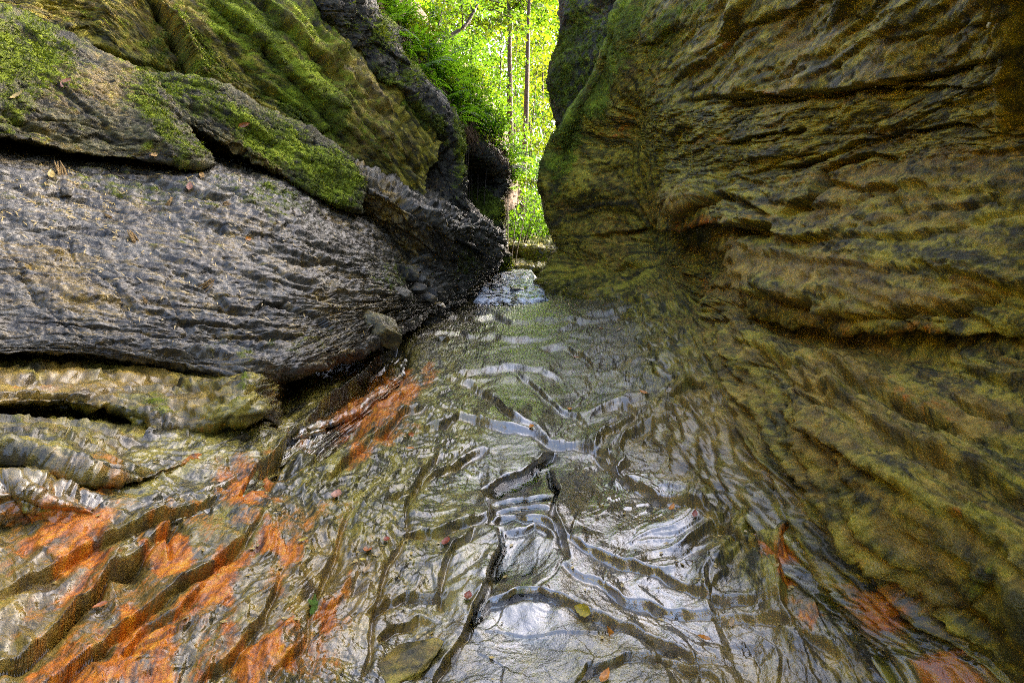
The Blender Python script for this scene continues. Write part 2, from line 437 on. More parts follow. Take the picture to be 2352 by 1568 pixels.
# ---- stream bed
def build_bed():
    global BED_LINES
    nv, nu = 640, 800
    py = np.concatenate([np.linspace(640, 1660, nv - 160), np.linspace(1664, 2300, 120)])
    th = np.arctan((py - CY) / FPX) + PITCH
    Yf = (CAM[2] + .09) / (np.tan(th) + .06)
    Yn = np.linspace(Yf[-1], -7, 41)[1:]
    Y = np.concatenate([Yf, Yn])
    xl = np.interp(Y, [-7, 0, 1.5, 2.2, 3.5, 5, 7, 9, 12, 14], [-2.2, -2.0, -1.72, -1.66, -1.9, -1.9, -2.1, -1.9, -1.2, -.8])
    xr = np.interp(Y, [-7, 0, 1.5, 2.2, 3.5, 5, 7, 9, 12, 14], [1.3, 1.25, 1.15, 1.2, 1.3, 1.6, 2.0, 1.8, 1.3, 1.0])
    vis = .96 * np.maximum(Y, .8) + .05
    va_, vb_ = np.maximum(xl, -vis), np.minimum(xr, vis)
    n0, n1 = 50, 40
    X = np.concatenate([xl[:, None] + (va_ - 1e-3 - xl)[:, None] * np.linspace(0, 1, n0, endpoint=False)[None], va_[:, None] + (vb_ - va_)[:, None] * np.linspace(0, 1, nu - n0 - n1)[None],
                        vb_[:, None] + (xr + 1e-3 - vb_)[:, None] * np.linspace(0, 1, n1 + 1)[None, 1:]], 1)
    Yg = np.broadcast_to(Y[:, None], X.shape)
    Z = floor_z(X, Yg)
    P = np.stack([X, Yg, Z], -1)
    N = normals(P)
    U = X.astype(F4); V = (-Yg).astype(F4)
    lines = BED_LINES = [  # pts, rise(px), drop(px), falloff above, falloff below
        ([(1108, 1114), (1160, 1090), (1215, 1065), (1240, 1045), (1278, 1018)], 16, 26, 60, 22),
        ([(1122, 1195), (1118, 1150), (1106, 1112)], 14, 20, 40, 40),
        ([(1262, 1060), (1282, 1130), (1276, 1190), (1298, 1250), (1310, 1300)], 12, 14, 40, 40),
        ([(1110, 1196), (1180, 1184), (1240, 1194), (1290, 1225)], 8, 12, 30, 18),
        ([(1160, 1222), (1220, 1208), (1275, 1240)], 6, 8, 22, 14),
        ([(1080, 1420), (1115, 1378), (1180, 1355), (1235, 1352), (1290, 1375), (1345, 1402), (1430, 1435), (1530, 1475), (1660, 1525)], 14, 22, 50, 30),
        ([(990, 1568), (1040, 1500), (1085, 1415), (1100, 1370), (1130, 1310), (1152, 1250), (1140, 1212)], 16, 18, 45, 45),
        ([(915, 1012), (960, 985), (1000, 966), (1060, 955), (1120, 965), (1180, 978), (1250, 996), (1320, 1012), (1400, 1040), (1440, 1085)], 7, 9, 60, 34),
        ([(1020, 872), (1060, 855), (1120, 845), (1180, 845), (1240, 850), (1300, 880)], 4, 5, 36, 24),
        ([(1025, 866), (1090, 878), (1122, 905), (1160, 938), (1200, 966), (1262, 998)], 5, 6, 40, 26),
        ([(1180, 850), (1240, 900), (1320, 950), (1360, 985)], 3, 4, 30, 22),
        ([(1240, 795), (1300, 800), (1350, 820), (1365, 845)], 4, 6, 16, 8),
        ([(925, 1242), (1000, 1226), (1080, 1200), (1125, 1178)], 10, 14, 36, 18),
        ([(1285, 1240), (1350, 1270), (1450, 1300), (1560, 1350), (1650, 1380), (1830, 1405)], 9, 13, 80, 60),
        ([(1290, 1300), (1340, 1332), (1430, 1372), (1530, 1402), (1660, 1420), (1800, 1442), (1900, 1490), (2010, 1575)], 8, 12, 70, 60),
        ([(1340, 1028), (1400, 1060), (1440, 1110), (1500, 1150), (1600, 1190), (1700, 1250), (1800, 1310), (1910, 1395)], 10, 14, 90, 60),
        ([(1310, 1570), (1350, 1522), (1430, 1505), (1520, 1500), (1610, 1535), (1660, 1580)], 10, 14, 30, 20),
        ([(840, 1420), (880, 1400), (930, 1370), (990, 1370), (1030, 1350)], 10, 14, 30, 20),
        ([(860, 1480), (900, 1440), (960, 1420), (1000, 1430)], 9, 12, 26, 18),
        ([(930, 1240), (925, 1190), (940, 1130), (985, 1060)], 9, 9, 30, 26),
        ([(1000, 1400), (1005, 1330), (1040, 1260), (1100, 1200)], 9, 10, 30, 26),
        ([(830, 1568), (850, 1440), (880, 1330), (925, 1245)], 9, 11, 34, 30),
        ([(960, 1110), (1020, 1070), (1075, 1040), (1120, 1020)], 7, 10, 28, 14),
        ([(880, 1160), (940, 1120), (990, 1060), (1010, 1030)], 7, 10, 28, 14),
        ([(1130, 1130), (1200, 1128), (1272, 1132)], 4, 7, 20, 10), ([(1120, 1160), (1190, 1152), (1275, 1162)], 4, 7, 20, 10),
        # big iron-stained ribs at the lower left
        ([(-60, 1560), (60, 1500), (160, 1420), (260, 1320), (340, 1260), (410, 1205)], 26, 34, 70, 50),
        ([(-60, 1400), (60, 1350), (180, 1290), (300, 1240), (420, 1190), (520, 1140)], 16, 18, 50, 40),
        ([(60, 1600), (220, 1490), (340, 1400), (450, 1330), (560, 1250), (600, 1190)], 18, 26, 60, 50),
        ([(270, 1500), (330, 1435), (400, 1420), (470, 1350)], 10, 16, 40, 30),
        ([(420, 1600), (520, 1520), (600, 1440), (640, 1330)], 12, 14, 50, 40),
        ([(600, 1600), (690, 1500), (720, 1380), (760, 1290), (800, 1180)], 11, 12, 50, 44),
        ([(380, 1290), (375, 1240), (395, 1200)], 14, 14, 26, 26),
        ([(730, 1120), (790, 1050), (850, 1000), (930, 950), (990, 930)], 10, 12, 36, 30),
        ([(700, 1060), (780, 980), (860, 930), (960, 880)], 9, 11, 30, 26),
        ([(540, 1150), (610, 1065), (680, 1000), (750, 925), (840, 850), (915, 790)], 8, 80, 20, 60),
        # fine lips in the far run
        ([(960, 770), (1060, 765), (1180, 778), (1270, 775)], 3.5, 5, 12, 6),
        ([(950, 735), (1080, 730), (1220, 738), (1340, 735), (1480, 722)], 3.5, 5, 12, 6),
        ([(1330, 720), (1440, 715), (1540, 700), (1580, 690)], 4, 6, 14, 8),
        ([(1380, 930), (1420, 925), (1460, 935), (1470, 965)], 6, 9, 18, 12),
    ]
    qx, qy, dep = proj(P)
    D = carve(qx, qy, dep, lines) * (1 + .2 * sstep(900, 700, qx))
    lf = sstep(.05, -.75, X + .25 * pn2(X * 1.5, Yg * 1.5, 3))
    wx = X + .22 * fbm2(X * 1.3, Yg * 1.3, 3, 5); wy = Yg + .22 * fbm2(X * 1.3, Yg * 1.3, 3, 6)
    ang = np.arctan2(wx - .15, 6.3 - wy); rad = np.hypot(wx - .15, 6.3 - wy)
    near = sstep(8.5, 3.0, Yg); ua = rad; va = ang * 3.6
    Vw = -wy + .35 * wx
    rt = sstep(.2, 1.0, X)
    FEET.clear()
    smooth = blobs(qx, qy, [(1200, 1150, 120, 140, 0, 1), (1190, 1350, 120, 160, 0, 1), (1430, 1180, 250, 120, 25, 1), (1180, 920, 200, 110, 0, 1), (1060, 1080, 130, 100, 0, .8), (1450, 1330, 300, 110, 18, .8), (1150, 790, 200, 70, 0, .8)], 5, 20)
    # broad scoured forms
    D += .045 * fbm2(X * 1.0, Yg * .7, 2, 21) * (.4 + .6 * near)
    D += .022 * fbm2(wx * 2.4, wy * 1.5, 2, 22) * (.4 + .6 * near) * (1 - .35 * smooth)
    D += .006 * chips(wx, wy, .60, .45, 326) * (.4 + .6 * near) * (1 - lf) * (1 - .7 * smooth)
    # long ribs running down the gorge on both sides of the channel
    D += lf * near * (.042 * strata(wy, -wx * 1.0 + .25 * wy, .30, 11, warp=.9, su=3.5, p=1.2, edge=.22) + .016 * strata(wy, -wx + .3 * wy, .11, 12, warp=1.0, su=3.5, p=1.2, edge=.25))
    D += rt * (.085 * strata(wy, wx - .30 * wy, .30, 13, warp=.9, su=4.5, p=1.2, edge=.12, plates=False) + .034 * strata(wy, wx - .30 * wy, .11, 14, warp=1.0, su=5, p=1.2, edge=.16, plates=False) + .012 * chips(wy, wx - .3 * wy, .3, .12, 325)) * (.35 + .65 * near)
    # crinkles on the left bank, chips elsewhere
    D += lf * near * (.014 * ridge2(wx * 6, wy * 2.6, 3, 19, .5) + .012 * chips(wx, wy, .20, .26, 320) + .004 * fbm2(X * 22, Yg * 18, 3, 20, .6))
    D += (1 - lf) * (1 - .9 * smooth) * .006 * chips(wx, wy, .30, .34, 324) * (.5 + .5 * near)
    D += (1 - near) * .012 * chips(wx, wy, .55, .30, 323)
    D -= .007 * cracks(wx, wy, 3.0, 1.3, 27, .03) * (1 - .6 * smooth) + .004 * cracks(wx + wy, wy - wx, 3, 3, 28, .03) * (1 - smooth)
    D += .0011 * fbm2(X * 45, Yg * 34, 3, 29, .7) * np.clip(dep / 4, .5, 1.4) * (1 + lf)
    foot = np.clip(sum(FEET), 0, 1)
    # smooth chute and pool
    ch = blobs(qx, qy, [(1200, 1130, 60, 70, 0, 1), (1190, 1290, 70, 70, 0, 1), (1190, 1450, 110, 70, 0, 1)], 3, 8)
    D -= ch * .03
    P2 = P + N * D[..., None]
    iron = blobs(qx, qy, [(160, 1240, 170, 70, -20, .70), (380, 1260, 50, 85, 10, .80), (330, 1490, 140, 90, -30, .82), (490, 1370, 60, 110, 30, .72), (640, 1280, 75, 100, -20, .78),
                          (760, 1420, 50, 160, 20, .6), (880, 900, 80, 70, -40, .66), (850, 980, 110, 70, -40, .62), (150, 1560, 300, 80, -20, .6), (560, 1120, 160, 80, -30, .6), (600, 1540, 170, 100, 0, .65), (300, 1380, 400, 160, -20, .38),
                          (1820, 1320, 60, 55, 30, .7), (2080, 1400, 110, 120, 20, .8), (1860, 1430, 45, 60, 0, .6), (2230, 1540, 70, 70, 0, .8), (960, 860, 50, 40, 0, .5), (700, 1200, 120, 100, 0, .4)], 1, 60) * 1.22
    ochre = blobs(qx, qy, [(80, 1400, 360, 240, -25, .64), (520, 1400, 500, 280, 0, .52), (1500, 1250, 330, 300, 30, .34), (1700, 1500, 420, 160, 10, .50), (1580, 1050, 220, 220, 30, .50), (1480, 850, 160, 90, 0, .28), (1000, 1450, 200, 120, 0, .22), (1100, 1000, 200, 120, 0, .15)], 2)
    moss = blobs(qx, qy, [(1160, 760, 120, 30, 0, .28), (1290, 880, 40, 30, 0, .42), (1300, 930, 60, 40, 0, .30), (1180, 1190, 60, 14, 0, .35), (1700, 1400, 200, 30, 12, .35), (1180, 1380, 70, 14, 0, .3), (700, 1390, 20, 14, 0, .2), (60, 1330, 160, 60, -20, .25)], 3)
    ochre = ochre + .20 * foot * (1 - .5 * lf) + .25 * np.clip(-carve(qx, qy, dep, [(p, 0, 1, 1, 7) for p, *_ in lines]) * FPX / dep, 0, 1); moss = moss + .16 * foot * sstep(6, 9, Yg)
    wet = np.clip(1.15 - 1.1 * sstep(.35, 1.15, X - .14 * (Yg - 2.2)) - .25 * sstep(7, 10, Yg) * sstep(.3, 1, X), 0, 1)
    wet = wet * (1 - .74 * lf * near) * (1 - .5 * (1 - np.clip(smooth * 1.3, 0, 1)) * near * (1 - lf))
    wet = np.clip(wet + blobs(qx, qy, [(1750, 1480, 330, 110, 15, .40), (1480, 1220, 150, 90, 30, .7)], 4), 0, 1)
    return grid_mesh("stream_bed", P2, mk(moss, iron, ochre, wet), np.stack([Yg, X - .22 * Yg * sstep(-.4, .4, X) + .05 * fbm2(X * 2, Yg * 2, 2, 33), D], -1), BED, None, np.clip(.22 - .10 * smooth + .09 * sstep(3.5, 5.5, Yg) - .10 * lf, .07, .4)), P2
bed, BEDP = build_bed()
bed["kind"] = "structure"

# ---- right wall
def build_right():
    B = lambda z: ('w', 2.3, -6, z)
    F = lambda px, py, h: ('w',) + tuple(pf(px, py, h))
    rows = [
        [('w', 1.6, 14, .0), ('w', .5, 10.8, .1), ('w', .8, 9.6, .05), ('w', 1.4, 8.6, .0), ('w', 1.9, 7.5, .0), ('w', 1.4, 5.2, -.1), ('w', 1.0, 4.0, -.15), ('w', .85, 2.9, -.2), ('w', .8, 2.05, -.25), ('w', .85, 1.35, -.3), ('w', .9, .8, -.3), ('w', 1.1, -6, -.4)],
        [(1310, 645, 14), (1240, 658, 10.6), (1300, 676, 9.4), F(1390, 712, .05), F(1450, 765, .05), F(1490, 840, .04), F(1530, 950, .04), F(1610, 1110, .03), F(1740, 1310, .02), F(2040, 1580, .02), F(2500, 2000, .02), ('w', 1.2, -6, .1)],
        [(1330, 575, 14), (1292, 578, 10.6), (1330, 604, 9.9), (1420, 632, 8.9), (1510, 680, 7.3), F(1585, 770, .28), F(1680, 890, .32), F(1790, 1050, .34), F(1960, 1250, .32), F(2330, 1520, .28), F(2800, 1900, .28), ('w', 1.5, -6, .4)],
        [(1340, 550, 14), (1280, 550, 10.55), (1325, 565, 9.9), (1420, 590, 9.1), (1515, 630, 7.9), F(1610, 700, .45), F(1725, 805, .60), F(1860, 930, .66), F(2050, 1090, .66), F(2390, 1290, .62), F(2900, 1600, .62), ('w', 1.8, -6, .8)],
        [(1350, 530, 14), (1271, 529, 10.5), (1320, 535, 9.9), (1420, 550, 9.3), (1520, 585, 8.5), (1610, 625, 7.3), (1735, 735, 5.5), (1890, 790, 4.3), (2090, 815, 3.35), (2352, 840, 2.65), (2900, 840, 1.7), ('w', 2.4, -6, 1.0)],
        [(1350, 470, 14), (1258, 475, 10.4), (1315, 485, 9.8), (1420, 505, 9.3), (1515, 545, 8.6), (1620, 570, 7.3), (1740, 680, 5.1), (1890, 715, 4.08), (2090, 735, 3.25), (2352, 735, 2.65), (2900, 740, 1.5), B(1.2)],
        [(1350, 405, 14), (1245, 425, 10.2), (1300, 425, 9.6), (1400, 435, 9.15), (1495, 460, 8.5), (1560, 470, 6.9), (1740, 520, 5.45), (1890, 580, 4.35), (2090, 610, 3.35), (2352, 625, 2.65), (2900, 650, 1.5), B(1.5)],
        [(1350, 340, 14), (1269, 348, 10.2), (1320, 335, 9.6), (1400, 325, 9.0), (1480, 340, 8.5), (1570, 380, 7.2), (1740, 390, 5.6), (1890, 385, 4.6), (2090, 370, 3.6), (2352, 335, 2.8), (2900, 280, 1.6), B(2.1)],
        [(1380, 270, 14), (1296, 302, 10.0), (1345, 255, 9.2), (1410, 240, 8.5), (1490, 240, 7.8), (1590, 250, 6.8), (1740, 240, 5.25), (1900, 215, 4.2), (2100, 185, 3.3), (2352, 140, 2.5), (2900, 0, 1.4), B(2.5)],
        [(1440, 120, 13), (1378, 155, 9.2), (1410, 130, 8.6), (1460, 115, 7.9), (1540, 115, 7.0), (1630, 100, 6.1), (1770, 80, 4.75), (1930, 50, 3.8), (2110, 10, 3.0), (2352, -70, 2.2), (2900, -300, 1.2), ('w', 1.8, -6, 2.8)],
        [(1500, -10, 12.5), (1440, 0, 8.4), (1462, -15, 8.0), (1520, -30, 7.2), (1600, -50, 6.4), (1690, -80, 5.5), (1810, -130, 4.3), (1960, -190, 3.4), (2150, -290, 2.7), (2400, -430, 1.9), (2900, -700, 1.1), ('w', 1.6, -6, 3.4)],
    ]
    def near(q, r, c):           # the near part of the wall leans in towards the stream
        k = {4: .68, 5: .69, 6: .72, 7: .76, 8: .82, 9: .90, 10: .97}.get(r, 1.0)
        f = {5: .5, 6: .85, 7: 1, 8: 1, 9: 1}.get(c, 0)
        return (q[0], q[1], q[2] * (1 - f * (1 - k))) if len(q) == 3 else q
    rows = [[near(q, r, c) for c, q in enumerate(rw)] for r, rw in enumerate(rows)]
    W = np.array([[pw(*q) if len(q) == 3 else q[1:] for q in r] for r in rows])
    top1 = W[-1] + np.array([.7, .25, 1.3]); top2 = W[-1] + np.array([2.0, .5, 2.9]); top3 = W[-1] + np.array([5.2, 1.0, 4.9])  # unseen wall top, shaped to block the sun yet leave the sky open
    rr = [[('w',) + tuple(p) for p in r] for r in list(W) + [top1, top2, top3]]
    G = loft(rr, 600, 560)
    lines = [
        ([(1730, 680), (1760, 725), (1830, 745), (1900, 760), (2000, 765), (2150, 768), (2360, 772)], 10, 40, 40, 26),
        ([(1740, 640), (1800, 690), (1900, 722), (2000, 728), (2100, 705), (2180, 712), (2270, 690), (2360, 650)], 12, 16, 34, 12),
        ([(1880, 820), (1960, 880), (2060, 910), (2140, 950), (2195, 985), (2200, 1010)], 12, 20, 40, 20),
        ([(2190, 905), (2230, 945), (2300, 965), (2360, 975)], 12, 16, 34, 18),
        ([(1840, 830), (1930, 870), (2040, 890), (2150, 900)], 6, 8, 20, 12),
        ([(1510, 500), (1560, 512), (1640, 520), (1720, 525), (1790, 520)], 18, 46, 40, 30),
        ([(1560, 500), (1600, 460), (1650, 440), (1700, 455)], 10, 22, 26, 16),
        ([(1700, 455), (1740, 470), (1790, 505)], 10, 16, 20, 14),
        ([(1800, 505), (1830, 470), (1870, 445), (1885, 410), (1880, 385)], 10, 24, 34, 18),
        ([(1885, 412), (1930, 425), (2000, 430), (2080, 425)], 10, 14, 30, 12),
        ([(1880, 395), (1920, 370), (1990, 350), (2060, 365)], 8, 12, 24, 12),
        ([(1700, 400), (1850, 370), (1980, 320), (2100, 295), (2230, 280), (2360, 310)], 7, 11, 30, 10),
        ([(1660, 330), (1740, 310), (1830, 300), (1850, 285)], 8, 14, 24, 12),
        ([(1580, 230), (1750, 215), (1900, 210), (2050, 190), (2180, 160), (2360, 110)], 16, 24, 50, 22),
        ([(1600, 245), (1800, 228), (2000, 205), (2200, 195), (2360, 180)], 8, 12, 30, 12),
        ([(1600, 140), (1700, 70), (1800, 20), (1900, -20)], 7, 9, 34, 14),
        ([(1960, 20), (2080, 90), (2200, 60), (2360, 20)], 7, 9, 34, 14),
        ([(1660, 570), (1690, 620), (1720, 680), (1745, 760)], 16, 18, 20, 26),
        ([(1800, 600), (1950, 615), (2080, 625), (2200, 610)], 4, 5, 20, 10),
        ([(1770, 560), (1900, 545), (2050, 550), (2200, 530), (2360, 500)], 5, 7, 26, 10),
        ([(2100, 480), (2220, 470), (2360, 440)], 6, 8, 24, 10),
        ([(1900, 1010), (1980, 1060), (2040, 1110), (2120, 1150)], 14, 18, 40, 30),
        ([(1800, 1060), (1870, 1110), (1950, 1180), (2040, 1260), (2150, 1310)], 13, 16, 40, 30),
        ([(1980, 960), (2100, 1030), (2220, 1090), (2360, 1160)], 14, 20, 46, 30),
        ([(2040, 900), (2180, 980), (2360, 1060)], 9, 12, 34, 20),
        ([(1740, 1010), (1800, 1110), (1830, 1200), (1900, 1320), (2000, 1430), (2120, 1560)], 14, 18, 46, 30),
        ([(1960, 1200), (2080, 1290), (2200, 1350), (2360, 1440)], 12, 16, 40, 26),
        ([(2160, 1170), (2280, 1230), (2360, 1290)], 12, 18, 40, 24),
        ([(1850, 960), (1910, 1040), (1960, 1100), (2010, 1135)], 9, 12, 26, 18),
        ([(1500, 880), (1570, 870), (1640, 900)], 5, 7, 20, 12),
        ([(1540, 930), (1600, 960), (1640, 1010)], 6, 8, 20, 14),
        ([(1380, 700), (1470, 690), (1560, 660)], 5, 7, 18, 10),
        ([(1360, 640), (1450, 610), (1520, 600)], 5, 7, 18, 10),
        ([(1355, 535), (1420, 530), (1510, 520)], 6, 9, 20, 10),
    ]
    def disp(P, U, V, qx, qy, dep):
        z = P[..., 2]; x = P[..., 0]; y = P[..., 1]
        vz = -z - .5 * x + .05 * y + .10 * fbm3(P, .9, 3, 41)          # bedding
        L = y * 1.0
        far = sstep(6.6, 8.2, y)
        low = sstep(1.1, .3, z)
        D = 1.6 * carve(qx, qy, dep, lines) + carve(qx, qy, dep, [l for l in BED_LINES if max(q[0] for q in l[0]) > 1450])
        st = .12 * strata(L, vz, .46, 43, warp=.55, su=7, p=1.2, edge=.12, plates=False) + .060 * strata(L, vz, .17, 44, warp=.5, su=9, p=1.3, edge=.07, plates=False) + .020 * strata(L, vz, .06, 45, warp=.6, su=12, p=1.2, edge=.10, plates=False)
        D += st * (1 - .85 * far) * (.45 + .55 * sstep(.05, .5, z))
        # scoured vertical flutes on the far buttress
        fl = ridge2(L * 3.1 + x * 3 + .6 * z, z * .75, 4, 47, .55)
        D += far * .05 * fl
        D += .11 * fbm3(P, 1.1, 2, 48) + .010 * fbm3(P, 5, 3, 49)
        D += (.014 * (1 - far) + .010) * chips(L + .3 * x, vz, .9, .26, 330) * (.5 + .5 * sstep(-.4, .3, pn3(x * .7, y * .7, z * .7, 59)))
        D += .008 * fbm2(L * 9, vz * 30, 4, 50, .6) * (1 - .5 * far)
        D += .006 * fbm3(P, 28, 3, 52)
        # low apron: shallow diagonal scallops
        D += low * (1 - far) * (.10 * strata(L, vz + .10 * y, .20, 55, warp=.8, su=5, p=1.2, edge=.15, plates=False) + .045 * strata(L, vz + .10 * y, .08, 56, warp=.8, su=6, p=1.2, edge=.2, plates=False) + .02 * chips(L, vz + .1 * y, .35, .1, 331) + .015 * ridge2(L * 2.0, (vz + .1 * y) * 6, 3, 57))
        return D
    def mask(P, U, V, qx, qy, N):
        z = P[..., 2]
        moss = blobs(qx, qy, [(1340, 220, 100, 190, 25, .48), (1310, 300, 44, 140, 28, .78), (1380, 200, 44, 160, 35, .78), (1440, 60, 56, 140, 22, .75), (1290, 380, 34, 100, 15, .65), (1560, 60, 170, 44, -40, .58), (1640, 150, 120, 50, -40, .25),
                               (1690, 380, 140, 60, -10, .14), (2270, 1320, 60, 50, 30, .55), (2000, 560, 400, 140, 0, .10), (1560, 220, 90, 60, -35, .3), (1300, 640, 60, 40, 0, .15)], 11)
        iron = blobs(qx, qy, [(1600, 515, 90, 24, 5, .55), (1760, 505, 60, 24, 0, .45), (1620, 660, 60, 50, 30, .45), (1680, 90, 90, 26, -50, .38), (1880, 70, 110, 26, -35, .40), (2080, 765, 260, 20, 2, .5), (2100, 920, 150, 26, 20, .42), (1660, 320, 130, 22, -10, .42),
                               (1850, 215, 300, 16, -3, .38), (1440, 290, 60, 60, 0, .42), (2080, 1390, 110, 110, 30, .85), (2230, 1540, 80, 60, 0, .9), (1860, 800, 50, 40, 0, .4), (1800, 1280, 40, 40, 30, .8), (1890, 430, 130, 40, 0, .32), (2200, 1200, 160, 30, 20, .3)], 12)
        ochre = .07 + blobs(qx, qy, [(1850, 620, 240, 60, 10, .68), (1700, 640, 60, 60, 0, .6), (2100, 680, 260, 40, 0, .42), (2250, 960, 120, 60, 15, .5), (1560, 470, 70, 40, 0, .45), (1900, 900, 460, 280, 30, .38), (1650, 1020, 230, 260, 40, .48), (2100, 1200, 300, 200, 30, .32), (2100, 420, 300, 180, 0, .28), (1420, 560, 80, 80, 0, .3), (1850, 130, 300, 140, 0, .22), (1480, 760, 200, 60, 0, .15), (1650, 800, 100, 100, 0, .3)], 13)
        foot_z = z - .06 * (P[..., 1] - 1.5)
        wet = .80 * sstep(.42 + .15 * pn2(P[..., 1] * 2, z * 2, 61), .04, foot_z) + blobs(qx, qy, [(2080, 1400, 120, 130, 30, .55), (2230, 1540, 110, 80, 0, .8)], 14)
        return mk(moss, iron, ochre, wet)
    def uv(P, U, V, D):
        y = P[..., 1]; z = P[..., 2]
        far = sstep(6.8, 8.0, y)[..., None]
        a = np.stack([y, z + .55 * P[..., 0] - .05 * y + .05 * fbm3(P, .8, 2, 60), P[..., 0] * .2], -1)
        b = np.stack([z * .8, y * .6 + P[..., 0] * .6, P[..., 0] * .2], -1)
        return a * (1 - far) + b * far
    return dress(G, disp, mask, "right_gorge_wall", OLIVE, None, uv)
rwall, RWP = build_right()
rwall["kind"] = "structure"

def build_right_lobe():
    rows = [
        [(1420, 420, 10.4), (1340, 400, 10.9), (1300, 380, 11.6), (1330, 370, 14)],
        [(1420, 320, 10.2), (1340, 310, 10.6), (1290, 302, 11.6), (1330, 300, 14)],
        [(1430, 240, 10.0), (1340, 240, 10.5), (1276, 225, 11.5), (1320, 230, 14)],
        [(1440, 160, 9.8), (1345, 160, 10.4), (1272, 170, 11.4), (1320, 160, 14)],
        [(1460, 80, 9.6), (1360, 80, 10.3), (1290, 90, 11.4), (1340, 80, 14)],
        [(1480, 0, 9.4), (1370, 0, 10.3), (1296, 0, 11.4), (1350, 0, 14)],
        [(1490, -120, 9.4), (1385, -120, 10.4), (1310, -120, 11.5), (1360, -110, 14)],
        [(1520, -260, 9.6), (1430, -260, 10.6), (1370, -260, 12.0), (1420, -250, 14)],
    ]
    G = loft(rows, 130, 230)
    def disp(P, U, V, qx, qy, dep):
        z = P[..., 2]
        return .07 * ridge2(P[..., 0] * 3 + P[..., 1] * 2 + .5 * z, z * .7, 4, 147, .55) + .07 * fbm3(P, 1.5, 3, 148) + .015 * fbm3(P, 12, 3, 149)
    def mask(P, U, V, qx, qy, N):
        return mk(blobs(qx, qy, [(1310, 120, 50, 190, 5, .72), (1370, 200, 110, 320, 0, .55)], 21), 0 * qx, 0 * qx + .1, 0 * qx)
    def uv(P, U, V, D):
        return np.stack([P[..., 2] * .8, P[..., 1] * .6 + P[..., 0] * 1.2, P[..., 0] * .2], -1)
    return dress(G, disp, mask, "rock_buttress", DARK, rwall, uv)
lobe, _ = build_right_lobe()
lobe["label"] = "dark rounded mossy rock lobe at the far end of the right wall"

# ---- left wall: back slope, then the slabs lying on it
def build_left_back():
    rows = [
        [('w', -3.2, -6, 5.8), (-900, -500, 3.0), (200, -600, 7.5), (480, -420, 7.6), (640, -200, 7.4), (740, -20, 7.4), (820, 90, 7.6), (930, 220, 8.0), (1010, 330, 8.4)],
        [('w', -3.2, -6, 4.2), (-850, -300, 2.9), (0, -280, 5.8), (400, -150, 6.3), (560, -20, 6.5), (690, 90, 6.8), (790, 200, 7.1), (890, 320, 7.5), (970, 440, 8.0)],
        [('w', -3.2, -6, 3.2), (-800, -100, 2.8), (-100, -130, 5.0), (280, -60, 5.9), (420, 60, 6.1), (540, 160, 6.35), (690, 260, 6.75), (800, 370, 7.2), (900, 480, 7.7)],
        [('w', -3.2, -6, 2.2), (-800, 100, 2.6), (-200, 0, 4.4), (180, 70, 5.5), (340, 170, 5.75), (470, 250, 6.0), (620, 330, 6.35), (740, 440, 6.8), (850, 540, 7.3)],
        [('w', -3.2, -6, 1.4), (-800, 300, 2.5), (-250, 200, 4.0), (80, 260, 5.2), (250, 360, 5.5), (400, 420, 5.7), (560, 460, 6.0), (700, 520, 6.5), (800, 600, 7.0)],
        [('w', -3.2, -6, .4), (-800, 500, 2.4), (-250, 420, 4.0), (80, 460, 5.1), (250, 520, 5.4), (400, 560, 5.7), (560, 590, 6.0), (700, 640, 6.4), (800, 690, 6.9)],
    ]
    G = loft(rows, 380, 310)
    lines = [
        ([(340, -20), (395, 60), (440, 140), (478, 215)], 30, 60, 50, 60),
        ([(470, -20), (560, 60), (640, 140), (720, 220), (780, 300)], 26, 30, 34, 24),
        ([(560, -20), (640, 50), (720, 120), (800, 190)], 20, 30, 34, 24),
        ([(0, 45), (110, 75), (200, 110), (330, 150)], 14, 30, 40, 26),
        ([(260, 130), (340, 140), (410, 150), (450, 170)], 10, 16, 26, 18),
        ([(480, 60), (560, 150), (640, 220), (740, 290)], 9, 14, 30, 24),
        ([(700, 300), (770, 290), (790, 330)], 10, 16, 24, 20),
        ([(520, 230), (600, 260), (690, 300), (760, 330)], 9, 14, 24, 24),
    ]
    def disp(P, U, V, qx, qy, dep):
        D = carve(qx, qy, dep, lines)
        D += .13 * strata(U, V, .50, 71, warp=.8, su=4, p=1.2, edge=.2) + .06 * strata(U, V, .19, 72, warp=.9, su=6, p=1.3, edge=.2) + .025 * strata(U, V, .08, 73, warp=.9, su=7, edge=.2)
        D += .05 * chips(U, V, .8, .25, 340)
        D += .10 * fbm3(P, 1.2, 3, 74) + .03 * fbm3(P, 6, 3, 75) + .012 * fbm3(P, 26, 3, 76)
        return D
    def mask(P, U, V, qx, qy, N):
        moss = blobs(qx, qy, [(620, 110, 360, 90, 42, .60), (560, 40, 240, 50, 42, .72), (720, 250, 150, 60, 40, .68), (450, 140, 170, 100, 50, .45), (850, 330, 80, 150, -20, .42), (300, 60, 200, 60, 20, .25), (700, 60, 200, 60, 45, .5)], 31)
        ochre = blobs(qx, qy, [(540, 240, 200, 70, 30, .50), (420, 100, 200, 100, 40, .42), (780, 180, 200, 120, 45, .35), (860, 330, 90, 130, -20, .48), (250, 30, 240, 70, 10, .30)], 32)
        iron = blobs(qx, qy, [(520, 230, 90, 40, 30, .3)], 33)
        return mk(moss + .10, iron, ochre, 0 * qx)
    return dress(G, disp, mask, "left_gorge_wall", OLIVE)
lwall, _ = build_left_back()
lwall["kind"] = "structure"

